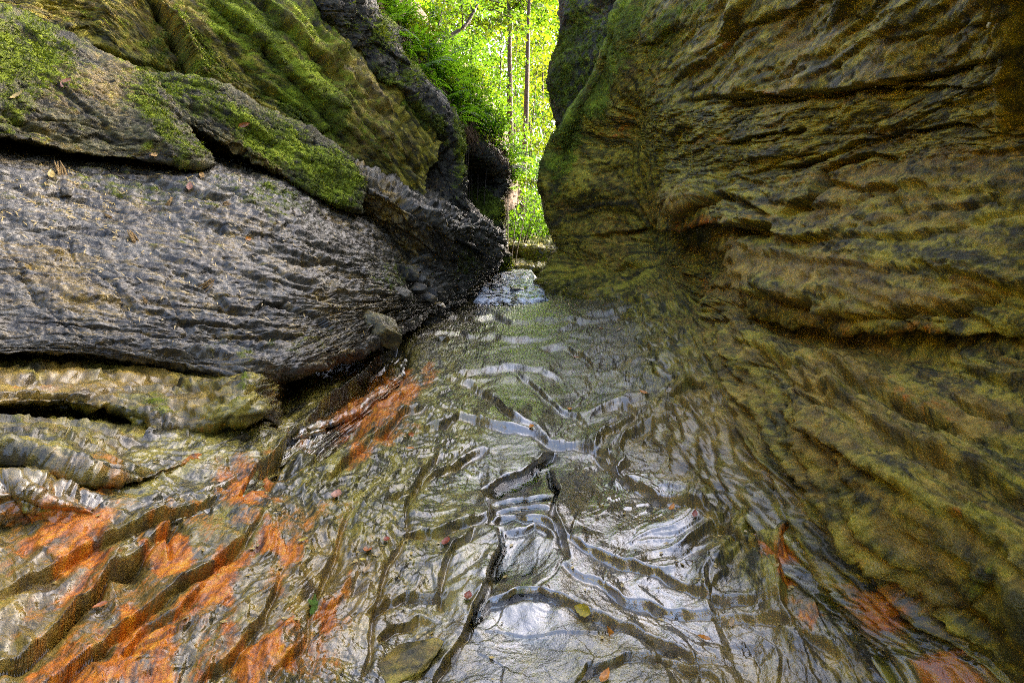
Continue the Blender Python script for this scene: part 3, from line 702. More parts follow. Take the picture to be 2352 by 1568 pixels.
def build_slab_upper():          # pale grey-green face at the far left
    rows = [
        [('w', -4.9, 1.5, 3.0), (-500, -125, 3.6), (0, 25, 4.9), (150, 85, 5.2), (330, 155, 5.5), (390, 178, 5.7)],
        [('w', -4.6, 1.5, 2.9), (-500, -100, 3.2), (0, 48, 4.4), (150, 105, 4.7), (330, 172, 5.05), (372, 190, 5.25)],
        [('w', -4.4, 1.5, 2.5), (-500, 80, 3.0), (0, 170, 4.05), (180, 225, 4.45), (380, 265, 4.9), (425, 280, 5.1)],
        [('w', -4.2, 1.5, 2.1), (-500, 250, 2.9), (0, 300, 3.85), (190, 342, 4.3), (410, 366, 4.8), (488, 372, 5.1)],
        [('w', -4.2, 1.5, 2.07), (-500, 256, 2.95), (0, 307, 3.9), (190, 349, 4.36), (410, 371, 4.86), (492, 377, 5.16)],
        [('w', -4.6, 1.5, 1.9), (-500, 290, 3.4), (0, 330, 4.4), (190, 365, 4.9), (410, 385, 5.4), (500, 385, 5.7)],
    ]
    G = loft(rows, 260, 230)
    lines = [([(0, 60), (120, 100), (230, 130), (330, 175)], 0, 10, 20, 14),
             ([(90, 170), (200, 250), (290, 330)], 4, 6, 30, 20), ([(280, 250), (330, 240), (380, 245)], 3, 5, 16, 10), ([(150, 330), (220, 310), (280, 325)], 5, 6, 18, 14),
             ([(0, 250), (80, 290), (160, 330)], 8, 8, 30, 24)]
    def disp(P, U, V, qx, qy, dep):
        return (carve(qx, qy, dep, lines) + .05 * strata(U + V * .6, V - U * .25, .40, 81, warp=.9, su=4, p=1.2, edge=.2) + .016 * strata(U, V - U * .3, .10, 82, warp=.9, su=6, edge=.2)
                + .018 * chips(U + V, V - .3 * U, .6, .2, 350) + .07 * fbm3(P, 1.3, 3, 83) + .012 * fbm3(P, 9, 3, 84) + .006 * fbm3(P, 30, 3, 85))
    def mask(P, U, V, qx, qy, N):
        moss = .18 + blobs(qx, qy, [(40, 130, 140, 130, 30, .50), (370, 290, 40, 130, -28, .46), (330, 200, 60, 60, 0, .38), (140, 200, 60, 80, 0, .25), (20, 240, 60, 60, 0, .4), (430, 350, 50, 40, 0, .36)], 41)
        ochre = .06 + blobs(qx, qy, [(200, 180, 220, 150, 20, .26), (300, 300, 150, 80, 10, .16)], 42)
        return mk(moss, 0 * qx, ochre, .12 + 0 * qx)
    return dress(G, disp, mask, "rock_slab", GREEN, lwall)[0]
s1 = build_slab_upper(); s1["label"] = "pale grey-green rock slab at the far left under the mossy slope"

def build_slab_ridge():          # bright mossy wedge running down to the right
    rows = [
        [(150, 90, 5.5), (300, 148, 5.7), (430, 176, 5.95), (560, 216, 6.25), (690, 285, 6.6), (775, 338, 6.9), (848, 405, 7.2)],
        [(150, 105, 5.1), (300, 160, 5.3), (430, 190, 5.55), (560, 232, 5.85), (690, 300, 6.2), (770, 350, 6.5), (840, 415, 6.85)],
        [(170, 130, 4.95), (300, 180, 5.1), (430, 230, 5.35), (550, 290, 5.6), (670, 350, 5.95), (760, 400, 6.25), (835, 445, 6.6)],
        [(190, 150, 4.85), (305, 200, 5.0), (430, 275, 5.2), (540, 335, 5.45), (650, 395, 5.75), (750, 452, 6.05), (830, 475, 6.4)],
        [(192, 155, 4.9), (306, 205, 5.05), (431, 281, 5.25), (541, 341, 5.5), (651, 401, 5.8), (751, 458, 6.1), (831, 481, 6.45)],
        [(200, 165, 5.4), (310, 215, 5.6), (440, 290, 5.9), (560, 355, 6.2), (660, 415, 6.5), (760, 470, 6.8), (850, 495, 7.2)],
    ]
    G = loft(rows, 300, 150)
    def disp(P, U, V, qx, qy, dep):
        return (.05 * strata(U, V, .26, 91, warp=.8, su=5, p=1.2, edge=.2) + .025 * strata(U, V, .09, 92, warp=.9, su=6, edge=.2)
                + .03 * chips(U, V, .45, .14, 355) + .07 * fbm3(P, 1.6, 3, 93) + .02 * fbm3(P, 9, 3, 94) + .012 * fbm3(P, 30, 3, 95))
    def mask(P, U, V, qx, qy, N):
        moss = blobs(qx, qy, [(700, 370, 190, 60, 36, .85), (560, 290, 190, 50, 30, .70), (400, 200, 140, 50, 20, .55), (740, 430, 110, 50, 20, .85)], 51)
        ochre = blobs(qx, qy, [(600, 370, 140, 30, 30, .4)], 52)
        return mk(moss, 0 * qx, ochre, 0 * qx)
    return dress(G, disp, mask, "rock_slab", GREEN, lwall)[0]
s2 = build_slab_ridge(); s2["label"] = "mossy wedge of rock sloping down above the grey ledge"

def build_dark_buttress():
    rows = [
        [(560, -420, 8.0), (640, -420, 7.6), (720, -420, 7.8), (780, -400, 8.8), (760, -400, 12)],
        [(600, -200, 7.8), (690, -190, 7.3), (760, -190, 7.4), (815, -180, 8.2), (800, -180, 11)],
        [(640, -10, 7.7), (720, -20, 7.15), (790, 0, 7.25), (848, 0, 7.9), (840, 0, 10.5)],
        [(740, 100, 8.0), (790, 90, 7.4), (850, 90, 7.55), (905, 95, 8.2), (890, 95, 10.8)],
        [(830, 200, 8.3), (880, 190, 7.8), (930, 190, 7.95), (970, 188, 8.6), (950, 190, 11)],
        [(900, 300, 8.6), (945, 290, 8.1), (1000, 285, 8.3), (1048, 290, 9.0), (1020, 290, 11.6)],
        [(900, 400, 8.9), (945, 380, 8.7), (1000, 380, 8.8), (1052, 390, 9.2), (1030, 390, 12)],
        [(930, 480, 9.0), (980, 450, 8.8), (1030, 450, 8.8), (1064, 460, 9.3), (1050, 460, 12)],
        [(960, 560, 9.1), (1010, 540, 8.9), (1060, 530, 9.0), (1105, 520, 9.6), (1090, 520, 12)],
        [(960, 700, 8.6), (1020, 680, 8.8), (1070, 664, 9.8), (1115, 650, 10.8), (1110, 635, 14)],
    ]
    G = loft(rows, 180, 300)
    lines = [([(840, 150), (900, 190), (960, 250), (1000, 300)], 16, 22, 30, 20), ([(860, 190), (900, 240), (940, 280)], 8, 12, 20, 14), ([(760, 60), (830, 120), (880, 190)], 10, 16, 26, 20)]
    def disp(P, U, V, qx, qy, dep):
        return (carve(qx, qy, dep, lines) + .05 * chips(U, V, .5, .6, 360) + .09 * fbm3(P, 1.4, 3, 101) + .05 * ridge2(P[..., 1] * 2 + P[..., 0] * 2 - P[..., 2] * .7, P[..., 2] * 1.2, 4, 102) + .02 * fbm3(P, 9, 3, 103)
                + .05 * strata(P[..., 1], -P[..., 2] - P[..., 0] * .8, .4, 104, warp=.9, su=4, edge=.2))
    def mask(P, U, V, qx, qy, N):
        moss = blobs(qx, qy, [(930, 240, 150, 26, 45, .95), (1000, 290, 40, 20, 50, .9), (1045, 330, 16, 110, 0, .7), (880, 60, 40, 110, 30, .6), (870, 210, 110, 22, 45, .7), (800, 60, 50, 50, 40, .4), (940, 150, 40, 90, 40, .5)], 61, 14)
        return mk(moss, 0 * qx, .08 + blobs(qx, qy, [(800, 130, 60, 60, 0, .25)], 62), 0 * qx)
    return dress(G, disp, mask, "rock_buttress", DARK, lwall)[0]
b1 = build_dark_buttress(); b1["label"] = "dark leaning rock buttress below the fern bank"

def build_flaky_ridge():
    rows = [
        [(700, 330, 7.4), (800, 360, 7.8), (910, 405, 8.3), (1020, 455, 9.2), (1100, 495, 10.2), (1140, 520, 11.5), (1140, 530, 14)],
        [(720, 350, 6.45), (815, 388, 6.9), (925, 437, 7.4), (1040, 492, 8.2), (1110, 520, 9.3), (1155, 540, 10.4), (1150, 545, 14)],
        [(730, 385, 6.25), (825, 425, 6.6), (930, 480, 7.0), (1030, 535, 7.7), (1100, 555, 9.0), (1152, 570, 10.4), (1148, 575, 14)],
        [(740, 425, 6.3), (830, 460, 6.75), (930, 520, 7.2), (1015, 590, 8.0), (1085, 600, 9.2), (1145, 605, 10.6), (1140, 610, 14)],
        [(745, 470, 6.5), (840, 505, 6.95), (930, 570, 7.3), (1010, 630, 7.9), (1070, 630, 9.1), (1130, 630, 10.7), (1130, 630, 14)],
        [(760, 530, 6.5), (850, 570, 6.8), (940, 630, 7.2), (1010, 690, 7.5), (1062, 678, 9.0), (1125, 648, 10.7), (1130, 640, 14)],
        [('w', -2.1, 6.2, .3), ('w', -1.7, 6.4, .2), ('w', -1.25, 6.8, .1), ('w', -.95, 7.2, .1), ('w', -.75, 8.9, .2), ('w', -.4, 10.7, .3), ('w', -.5, 14, .3)],
    ]
    G = loft(rows, 270, 190)
    lines = [([(800, 400), (900, 450), (990, 510), (1040, 560)], 12, 22, 24, 20), ([(740, 470), (830, 500), (920, 560), (980, 620)], 8, 26, 20, 34),
             ([(1050, 545), (1090, 570), (1120, 600)], 8, 18, 20, 20)]
    def disp(P, U, V, qx, qy, dep):
        return (carve(qx, qy, dep, lines) + .08 * strata(U, V, .20, 111, warp=.9, su=4, p=1.2, edge=.15) + .035 * strata(U, V, .075, 112, warp=.9, su=5, edge=.2) + .06 * chips(U, V, .35, .12, 365) + .06 * fbm3(P, 2.2, 3, 113) + .025 * fbm3(P, 11, 3, 114))
    def mask(P, U, V, qx, qy, N):
        moss = blobs(qx, qy, [(1070, 590, 50, 60, 40, .50), (880, 580, 80, 90, 40, .38), (820, 440, 80, 60, 30, .34), (930, 640, 40, 50, 0, .42)], 71)
        ochre = blobs(qx, qy, [(850, 470, 120, 60, 30, .45), (800, 400, 40, 20, 30, .4), (900, 560, 100, 60, 0, .35)], 72)
        return mk(moss, 0 * qx, ochre, .2 + 0 * qx)
    return dress(G, disp, mask, "rock_ledge", GREY, lwall)[0]
b2 = build_flaky_ridge(); b2["label"] = "flaky grey rock ridge running down to the far pool"

def build_far_buttress():
    rows = [
        [(960, 200, 11.5), (1030, 230, 11.6), (1080, 270, 12.0), (1070, 270, 15)],
        [(980, 270, 10.6), (1055, 300, 10.9), (1110, 325, 11.3), (1090, 320, 14)],
        [(980, 330, 10.6), (1065, 350, 10.9), (1140, 355, 11.4), (1120, 350, 15)],
        [(990, 390, 10.6), (1085, 390, 11.5), (1166, 392, 11.5), (1140, 390, 15)],
        [(1000, 430, 10.7), (1095, 425, 11.9), (1164, 425, 11.6), (1140, 425, 15)],
        [(1000, 470, 10.8), (1085, 465, 11.6), (1150, 460, 11.7), (1135, 460, 15)],
        [(1010, 530, 10.8), (1085, 510, 11.0), (1148, 510, 11.5), (1130, 510, 15)],
        [(1010, 600, 11), (1090, 590, 11.2), (1160, 585, 11.8), (1150, 590, 16)],
        [(1010, 670, 11), (1100, 655, 11.4), (1174, 640, 12.2), (1165, 640, 16)],
        [('w', -1.4, 10.5, 0), ('w', -.7, 11, 0), ('w', -.0, 12.1, 0), ('w', -.1, 16, 0)],
    ]
    G = loft(rows, 150, 240)
    def disp(P, U, V, qx, qy, dep):
        return .04 * chips(U, V, .4, .4, 370) + .08 * fbm3(P, 1.8, 3, 121) + .05 * strata(U, V, .3, 122, warp=.9, su=4, edge=.2) + .03 * ridge2(P[..., 0] * 3, P[..., 2] * 1.5, 3, 123) + .015 * fbm3(P, 14, 3, 124)
    def mask(P, U, V, qx, qy, N):
        moss = blobs(qx, qy, [(1110, 480, 70, 40, 40, .8), (1080, 440, 30, 40, 0, .55), (1155, 615, 26, 40, 0, .85), (1075, 330, 30, 40, 0, .4)], 81, 14)
        return mk(moss, 0 * qx, .15 + 0 * qx, 0 * qx)
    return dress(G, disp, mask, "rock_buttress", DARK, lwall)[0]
b3 = build_far_buttress(); b3["label"] = "far dark hooded rock with bright moss at its foot"

def build_grey_slab():
    rows = [
        [('w', -4.6, 1.2, 2.2), (-650, 190, 3.6), (0, 300, 4.6), (250, 345, 5.2), (480, 362, 5.8), (700, 400, 6.6), (880, 490, 7.6), (1010, 600, 8.6)],
        [('w', -4.0, 1.0, 1.95), (-600, 260, 3.1), (0, 335, 4.05), (230, 368, 4.6), (480, 384, 5.15), (690, 440, 5.9), (870, 530, 6.9), (990, 630, 8.1)],
        [('w', -3.6, .9, 1.65), (-600, 400, 2.75), (0, 455, 3.6), (220, 480, 4.05), (470, 510, 4.55), (700, 560, 5.2), (880, 610, 6.3), (1000, 665, 7.9)],
        [('w', -3.2, .8, 1.35), (-600, 580, 2.45), (0, 600, 3.15), (220, 620, 3.5), (470, 650, 3.95), (720, 680, 4.6), (900, 680, 5.9), (1005, 685, 7.6)],
        [('w', -2.9, .7, 1.1), (-600, 760, 2.2), (0, 740, 2.85), (210, 745, 3.15), (450, 770, 3.55), (690, 780, 4.1), (880, 720, 5.5), (1005, 695, 7.4)],
        [('w', -2.75, .6, .95), (-600, 850, 2.05), (0, 800, 2.72), (200, 802, 3.0), (410, 825, 3.3), (625, 845, 3.6), (845, 770, 4.95), (1000, 703, 7.2)],
        [('w', -2.8, .6, .88), (-600, 880, 2.1), (0, 815, 2.8), (200, 818, 3.1), (410, 842, 3.4), (628, 866, 3.72), (850, 790, 5.0), (1000, 712, 7.3)],
        [('w', -3.4, .8, .84), (-600, 880, 2.7), (0, 812, 3.5), (200, 812, 3.8), (410, 832, 4.2), (630, 850, 4.6), (850, 780, 5.9), (990, 708, 8.0)],
    ]
    G = loft(rows, 580, 360)
    lines = [
        ([(0, 500), (90, 530), (200, 560), (300, 580)], 5, 10, 30, 12), ([(0, 545), (120, 575), (250, 590), (340, 600)], 5, 10, 30, 12),
        ([(0, 610), (80, 650), (170, 690), (260, 700)], 7, 14, 30, 14), ([(250, 640), (290, 690), (310, 712), (380, 720), (440, 740), (520, 750), (610, 760)], 8, 15, 30, 14),
        ([(380, 610), (450, 650), (520, 700), (575, 720)], 8, 12, 30, 14), ([(580, 720), (610, 700), (660, 690)], 6, 10, 20, 12),
        ([(560, 590), (640, 620), (700, 650), (740, 660)], 5, 9, 24, 10), ([(640, 590), (720, 600), (800, 610), (880, 640)], 5, 8, 24, 10),
        ([(0, 770), (110, 790), (170, 795), (230, 785), (330, 790)], 6, 10, 26, 16), ([(150, 730), (210, 770), (240, 790)], 4, 7, 20, 10),
        ([(200, 430), (330, 470), (450, 500), (560, 560)], 4, 7, 26, 12), ([(300, 400), (420, 430), (560, 470), (680, 520)], 5, 8, 26, 12),
        ([(620, 690), (680, 700), (740, 740), (780, 770)], 6, 10, 24, 14), ([(450, 790), (500, 770), (590, 780), (700, 770)], 7, 12, 22, 14),
        ([(340, 770), (400, 800), (470, 820), (560, 830)], 6, 10, 22, 12), ([(0, 430), (120, 450), (230, 470)], 5, 8, 24, 12),
        ([(700, 560), (790, 580), (870, 600), (900, 620)], 4, 7, 18, 10), ([(470, 600), (560, 630), (640, 660)], 4, 7, 20, 10),
        ([(60, 660), (130, 710), (200, 740), (300, 760)], 5, 9, 24, 12),
    ]
    def disp(P, U, V, qx, qy, dep):
        Vs = V - .10 * U
        D = carve(qx, qy, dep, lines)
        D += .060 * strata(U, Vs, .30, 131, warp=.6, su=7, p=1.25, edge=.07) + .032 * strata(U, Vs, .105, 132, warp=.7, su=9, p=1.3, edge=.10) + .010 * strata(U, Vs, .045, 133, warp=.9, su=7, edge=.16)
        D += .026 * terr(Vs / .20 + 1.3 * fbm2(U * .6, Vs * 1.4, 2, 138, .4), .10) + .010 * terr(Vs / .07 + 1.4 * fbm2(U * 1.0, Vs * 2.5, 2, 139, .4), .16)
        D *= .45 + .75 * sstep(-.3, .35, pn2(U * .55, Vs * .9, 140))
        D += .05 * fbm3(P, 1.2, 3, 134) + .014 * fbm3(P, 10, 3, 135)
        D += .016 * chips(U, Vs, .62, .13, 375) * (.4 + .6 * sstep(-.3, .3, pn2(U * .8, Vs * 1.5, 376)))
        D += .004 * ridge2(U * 7, Vs * 45, 3, 136)
        edge = sstep(560, 900, qx) * sstep(.55, .9, (V - V.min()) / (V.max() - V.min()))
        D += edge * (.05 * fbm3(P, 5, 4, 137) + .07 * chips(U, V, .22, .12, 377))
        return D
    def mask(P, U, V, qx, qy, N):
        moss = blobs(qx, qy, [(330, 440, 330, 50, 8, .40), (620, 460, 160, 50, 25, .52), (740, 420, 60, 40, 20, .5), (250, 530, 260, 40, 12, .20), (60, 470, 150, 30, 10, .30), (560, 800, 140, 30, -10, .36), (700, 800, 120, 30, -20, .32), (900, 640, 70, 60, 30, .40), (30, 400, 90, 30, 10, .26), (450, 560, 200, 40, 15, .25)], 91)
        ochre = blobs(qx, qy, [(150, 640, 240, 60, 20, .30), (560, 740, 240, 40, 20, .25), (300, 480, 300, 60, 10, .22), (500, 590, 200, 40, 20, .25), (800, 700, 100, 60, 0, .2)], 92)
        return mk(moss, 0 * qx, ochre, .58 + 0 * qx)
    def uv(P, U, V, D):
        return np.stack([U, V - .10 * U, .3 * D], -1)
    return dress(G, disp, mask, "rock_ledge", GREY, lwall, uv)[0]
g1 = build_grey_slab(); g1["label"] = "broad grey slate ledge dipping towards the stream"

def build_lower_face():
    rows = [
        [('w', -3.5, .8, .9), (-600, 890, 2.7), (0, 812, 3.4), (200, 815, 3.7), (400, 838, 4.0), (600, 860, 4.3), (690, 842, 5.3), (850, 795, 6.2), (950, 735, 6.9)],
        [('w', -2.9, .7, .8), (-600, 930, 2.0), (0, 832, 2.85), (200, 834, 3.2), (400, 858, 3.45), (600, 868, 3.5), (685, 860, 5.2), (850, 808, 6.0), (950, 745, 6.9)],
        [('w', -2.7, .6, .7), (-600, 990, 1.8), (0, 880, 2.5), (200, 885, 2.8), (400, 908, 3.0), (598, 880, 3.15), (680, 895, 5.1), (850, 845, 5.8), (950, 775, 6.5)],
        [('w', -2.6, .6, .55), (-600, 1050, 1.8), (0, 932, 2.42), (200, 930, 2.68), (390, 985, 2.78), (602, 950, 2.98), (680, 945, 4.8), (840, 890, 5.4), (940, 805, 6.1)],
        [('w', -2.8, .6, .55), (-600, 1070, 2.1), (0, 950, 2.72), (200, 948, 2.98), (390, 1004, 3.02), (602, 968, 3.3), (680, 958, 4.7), (840, 896, 5.3), (940, 810, 6.0)],
        [('w', -2.6, .6, .48), (-600, 1090, 1.8), (0, 968, 2.40), (200, 968, 2.62), (385, 1020, 2.72), (600, 985, 3.2), (682, 968, 4.5), (838, 905, 5.1), (938, 818, 5.8)],
        [('w', -2.5, .5, .35), (-600, 1230, 1.62), (0, 1052, 2.14), (150, 1078, 2.22), (330, 1095, 2.36), (575, 1030, 3.0), (690, 995, 3.55), (820, 942, 4.05), (930, 856, 4.9)],
        [('w', -2.7, .5, .33), (-600, 1250, 1.9), (0, 1072, 2.42), (150, 1098, 2.48), (330, 1112, 2.6), (565, 1050, 3.05), (690, 1010, 3.5), (815, 950, 4.0), (928, 862, 4.85)],
        [('w', -2.35, .5, .2), (-600, 1400, 1.55), (0, 1150, 2.1), (150, 1160, 2.18), (330, 1180, 2.32), (530, 1140, 2.6), (680, 1060, 3.2), (800, 972, 3.85), (920, 882, 4.7)],
        [('w', -2.3, .5, -.2), ('w', -2.1, 1.6, -.1), ('w', -1.7, 1.95, -.05), ('w', -1.55, 2.1, -.1), ('w', -1.3, 2.25, -.1), ('w', -1.15, 2.5, -.1), ('w', -1.1, 3.1, -.1), ('w', -1.0, 3.7, -.1), ('w', -.85, 4.6, -.1)],
    ]
    def bank(q, r, c):           # the beds step out towards the camera lower down
        k = (1, 1, .99, .98, .98, .95, .91, .91, .86, .86)[min(r, 9)]
        f = {1: 1, 2: 1, 3: 1, 4: .9, 5: .6, 6: .2}.get(c, 0)
        return (q[0], q[1], q[2] * (1 - f * (1 - k))) if len(q) == 3 else q
    rows = [[bank(q, r, c) for c, q in enumerate(rw)] for r, rw in enumerate(rows)]
    G = loft(rows, 400, 240)
    lines = [
        ([(-40, 945), (60, 940), (160, 935), (250, 938), (320, 960), (380, 1000), (430, 1012), (520, 985), (610, 955)], 12, 30, 34, 20),
        ([(0, 855), (150, 860), (300, 870), (420, 890), (520, 880)], 10, 16, 26, 18),
        ([(0, 900), (120, 915), (260, 905), (380, 940), (470, 960)], 5, 9, 22, 12),
        ([(-40, 1065), (90, 1075), (160, 1092), (260, 1130), (330, 1120), (400, 1090)], 14, 26, 40, 22),
        ([(470, 900), (520, 920), (600, 870)], 8, 10, 24, 16), ([(480, 975), (560, 945), (605, 900)], 6, 6, 18, 18),
        ([(400, 1000), (470, 1040), (560, 1020), (640, 960), (690, 930)], 10, 26, 24, 30),
        ([(560, 1140), (600, 1080), (650, 1020), (690, 980)], 12, 22, 24, 24),
    ]
    def disp(P, U, V, qx, qy, dep):
        D = carve(qx, qy, dep, lines)
        D += .08 * strata(U, V, .20, 141, warp=.5, su=8, p=1.2, edge=.10) + .04 * strata(U, V, .07, 142, warp=.5, su=10, edge=.12)
        D += .022 * chips(U, V, .5, .10, 380)
        D += .06 * fbm3(P, 1.8, 2, 143) + .012 * fbm3(P, 7, 3, 144) + .010 * fbm3(P, 24, 3, 145)
        return D
    def mask(P, U, V, qx, qy, N):
        moss = blobs(qx, qy, [(330, 930, 110, 30, 15, .5), (350, 980, 50, 24, 20, .55), (590, 880, 40, 20, -30, .66), (60, 985, 100, 26, 0, .40), (90, 1150, 140, 40, 10, .40), (520, 930, 60, 20, -20, .34), (250, 860, 200, 20, 5, .25)], 101)
        iron = blobs(qx, qy, [(300, 1090, 150, 50, 15, .50), (450, 1100, 150, 60, -20, .7), (60, 1080, 140, 40, 5, .55), (500, 1000, 90, 50, 0, .4), (800, 960, 90, 90, -40, .72), (880, 890, 60, 60, -40, .75), (130, 1180, 200, 40, 0, .75), (560, 1050, 90, 70, 0, .42), (120, 890, 100, 18, 0, .42), (690, 1000, 60, 90, 0, .40), (250, 1150, 200, 30, 10, .5)], 102)
        ochre = .12 + blobs(qx, qy, [(130, 885, 300, 46, 3, .75), (420, 920, 150, 60, 0, .45), (80, 1150, 200, 60, 0, .5), (200, 1020, 300, 60, 10, .22)], 103)
        wet = .20 + .25 * sstep(1060, 1130, qy) + .6 * sstep(600, 680, qx)
        return mk(moss, iron, ochre, wet)
    return dress(G, disp, mask, "rock_ledge", BED, lwall)[0]
g2 = build_lower_face(); g2["label"] = "undercut brown and rusty beds below the grey ledge"

# ------------------------------------------------------------------ the ground beyond the gorge
def simple_mat(name, c0, c1, c2, sc=6, rough=.9, bump=.4):
    m, nt, out, N, Lk = nodes(name)
    pos = N('ShaderNodeNewGeometry').outputs['Position']
    n = noise(N, Lk, pos, sc, 5, .7)
    b = N('ShaderNodeBsdfPrincipled', Roughness=rough)
    Lk(ramp(N, Lk, n, [(.36, c0), (.5, c1), (.66, c2)]), b.inputs['Base Color'])
    bp = N('ShaderNodeBump', Strength=bump, Distance=.03); Lk(n, bp.inputs['Height']); Lk(bp.outputs[0], b.inputs['Normal'])
    Lk(b.outputs[0], out.inputs[0])
    return m
LITTER = simple_mat("leaf_litter_soil", (.03, .018, .008), (.085, .045, .018), (.16, .095, .035), 22)
BARK = simple_mat("tree_bark", (.05, .035, .022), (.13, .092, .06), (.24, .18, .125), 30, .9, .8)
BARK2 = simple_mat("dark_bark", (.02, .014, .008), (.06, .042, .025), (.11, .08, .05), 40, .9, .8)
ROOT = simple_mat("dry_roots", (.06, .03, .012), (.16, .085, .035), (.28, .17, .08), 60)
def plain_grid(name, P, mat, parent=None):
    nv, nu = P.shape[:2]
    me = bpy.data.meshes.new(name)
    i = np.arange((nv - 1) * nu).reshape(nv - 1, nu)[:, :-1].reshape(-1)
    me.from_pydata(P.reshape(-1, 3).tolist(), [], np.stack([i, i + 1, i + nu + 1, i + nu], 1).tolist())
    me.polygons.foreach_set("use_smooth", np.ones(len(me.polygons), bool))
    me.materials.append(mat)
    o = bpy.data.objects.new(name, me); COL.objects.link(o); o.parent = parent
    return o
def ground_z(X, Y):
    gor = sstep(15.0, 11.0, Y)
    edge = np.maximum(sstep(-5.6, -7.5, X), sstep(5.2, 7.0, X))
    z_g = -1.6 + 8.6 * edge
    z_f = .55 + .085 * (Y - 12) + .40 * np.maximum(0, -X - 1.2) ** 1.05 * np.exp(-np.maximum(0, Y - 60) / 60) + .45 * np.maximum(0, X - 1.6) ** 1.05 * np.exp(-np.maximum(0, Y - 60) / 60)
    z_f = np.minimum(z_f, 9 + .03 * np.abs(X))
    return z_g * gor + z_f * (1 - gor) + .25 * pn2(X * .35, Y * .35, 200) * (1 - gor)
_ax = np.concatenate([-np.geomspace(400, 12, 26), np.linspace(-11.5, 11.5, 90), np.geomspace(12, 400, 26)])
_ay = np.concatenate([-np.geomspace(400, 12, 20), np.linspace(-11, 50, 130), np.geomspace(51, 600, 24)])
_X, _Y = np.meshgrid(_ax, _ay)
gsheet = plain_grid("forest_floor", np.stack([_X, _Y, ground_z(_X, _Y)], -1), LITTER)
gsheet["kind"] = "structure"

hill_rows = [
    [(820, 30, 8.3), (880, 110, 8.6), (950, 205, 8.9), (1030, 310, 9.5), (1090, 345, 11.7), (1140, 410, 12.2), (1140, 520, 13)],
    [(848, -12, 8.3), (908, 84, 8.7), (974, 178, 9.1), (1050, 278, 9.7), (1110, 318, 11.8), (1164, 384, 12.2), (1176, 480, 13.5)],
    [(860, -60, 9.6), (930, 35, 10.2), (1000, 130, 10.8), (1070, 220, 11.6), (1130, 290, 12.8), (1176, 370, 13.4), (1192, 470, 14.5)],
    [(880, -110, 11), (945, -10, 11.8), (1010, 95, 12.6), (1080, 165, 13.4), (1136, 250, 14.4), (1180, 360, 15), (1200, 460, 16)],
    [(900, -110, 16), (960, 10, 17), (1020, 110, 18), (1090, 190, 19), (1150, 280, 20), (1186, 390, 20), (1210, 470, 20)],
]
hP, hN, _, _ = loft(hill_rows, 120, 90)
hP = hP + hN * (.10 * fbm3(hP, 1.2, 3, 210) + .04 * fbm3(hP, 5, 2, 211))[..., None]
hill = plain_grid("hillside", hP, LITTER); hill["kind"] = "structure"

def build_far_ledges():
    """flat bedrock steps beyond the narrows"""
    rows = []
    prof = [(11.2, .40), (12.5, .52), (12.75, .84), (14.1, .96), (14.5, 1.32), (16.5, 1.45), (19, 1.6)]
    for k, (Y, z) in enumerate(prof):
        rows.append([('w', x, Y + .45 * math.sin(x * 1.7 + k * .9), z + .10 * (x - .6) ** 2 + .05 * math.sin(3 * x + k)) for x in (-1.0, -.4, .1, .5, .9, 1.4, 2.0)])
    G = loft(rows, 160, 200)
    def disp(P, U, V, qx, qy, dep):
        return .05 * chips(P[..., 0], P[..., 1], .5, .4, 390) + .08 * fbm3(P, 1.5, 3, 221) + .03 * strata(P[..., 0], -P[..., 1], .35, 222, edge=.15) + .012 * fbm3(P, 10, 3, 223)
    def mask(P, U, V, qx, qy, N):
        steep = sstep(.8, .5, np.abs(N[..., 2]))
        return mk(.30 * steep + blobs(qx, qy, [(1240, 590, 60, 30, 0, .30), (1215, 545, 60, 30, 0, .3)], 111, 12), 0 * qx, .15 + 0 * qx, .3 + 0 * qx)
    return dress(G, disp, mask, "far_rock_steps", OLIVE)[0]
fl_ = build_far_ledges(); fl_["kind"] = "structure"

# ------------------------------------------------------------------ water
def water_mat(name, rough=.03, tint=(.82, .88, .84)):
    m, nt, out, N, Lk = nodes(name)
    pos = N('ShaderNodeNewGeometry').outputs['Position']
    n = noise(N, Lk, pos, 22, 3, .6, (1, .55, 1))
    b = N('ShaderNodeBsdfPrincipled', Roughness=rough, IOR=1.33)
    b.inputs['Base Color'].default_value = tint + (1,)
    b.inputs['Transmission Weight'].default_value = 1
    bp = N('ShaderNodeBump', Strength=.25, Distance=.02); Lk(n, bp.inputs['Height']); Lk(bp.outputs[0], b.inputs['Normal'])
    Lk(b.outputs[0], out.inputs[0])
    return m
WATER = water_mat("stream_water")
def build_water():
    P = BEDP
    qx, qy, dep = proj(P)
    z = P[..., 2]
    lvl = box(box(z, 9), 9) - .003
    m = blobs(qx, qy, [(1200, 1120, 75, 80, 0, 1), (1200, 1280, 70, 110, 0, 1), (1190, 1440, 120, 80, 0, 1), (1200, 1540, 170, 80, 0, 1)], 9, 30)
    W = np.stack([P[..., 0], P[..., 1], lvl], -1)
    nv, nu = z.shape
    ok = (m > .35) & (lvl > z - .03)
    i = np.arange((nv - 1) * nu).reshape(nv - 1, nu)[:, :-1]
    keep = ok[:-1, :-1] & ok[1:, :-1] & ok[:-1, 1:] & ok[1:, 1:]
    i = i[keep]
    q = np.stack([i + nu, i + nu + 1, i + 1, i], 1)
    used = np.unique(q); mp = np.zeros(nv * nu, int); mp[used] = np.arange(len(used))
    me = bpy.data.meshes.new("stream_water")
    me.from_pydata(W.reshape(-1, 3)[used].tolist(), [], mp[q].tolist())
    me.polygons.foreach_set("use_smooth", np.ones(len(me.polygons), bool))
    me.materials.append(WATER)
    o = bpy.data.objects.new("stream_water", me); COL.objects.link(o); o["kind"] = "structure"
    return o
water = build_water()

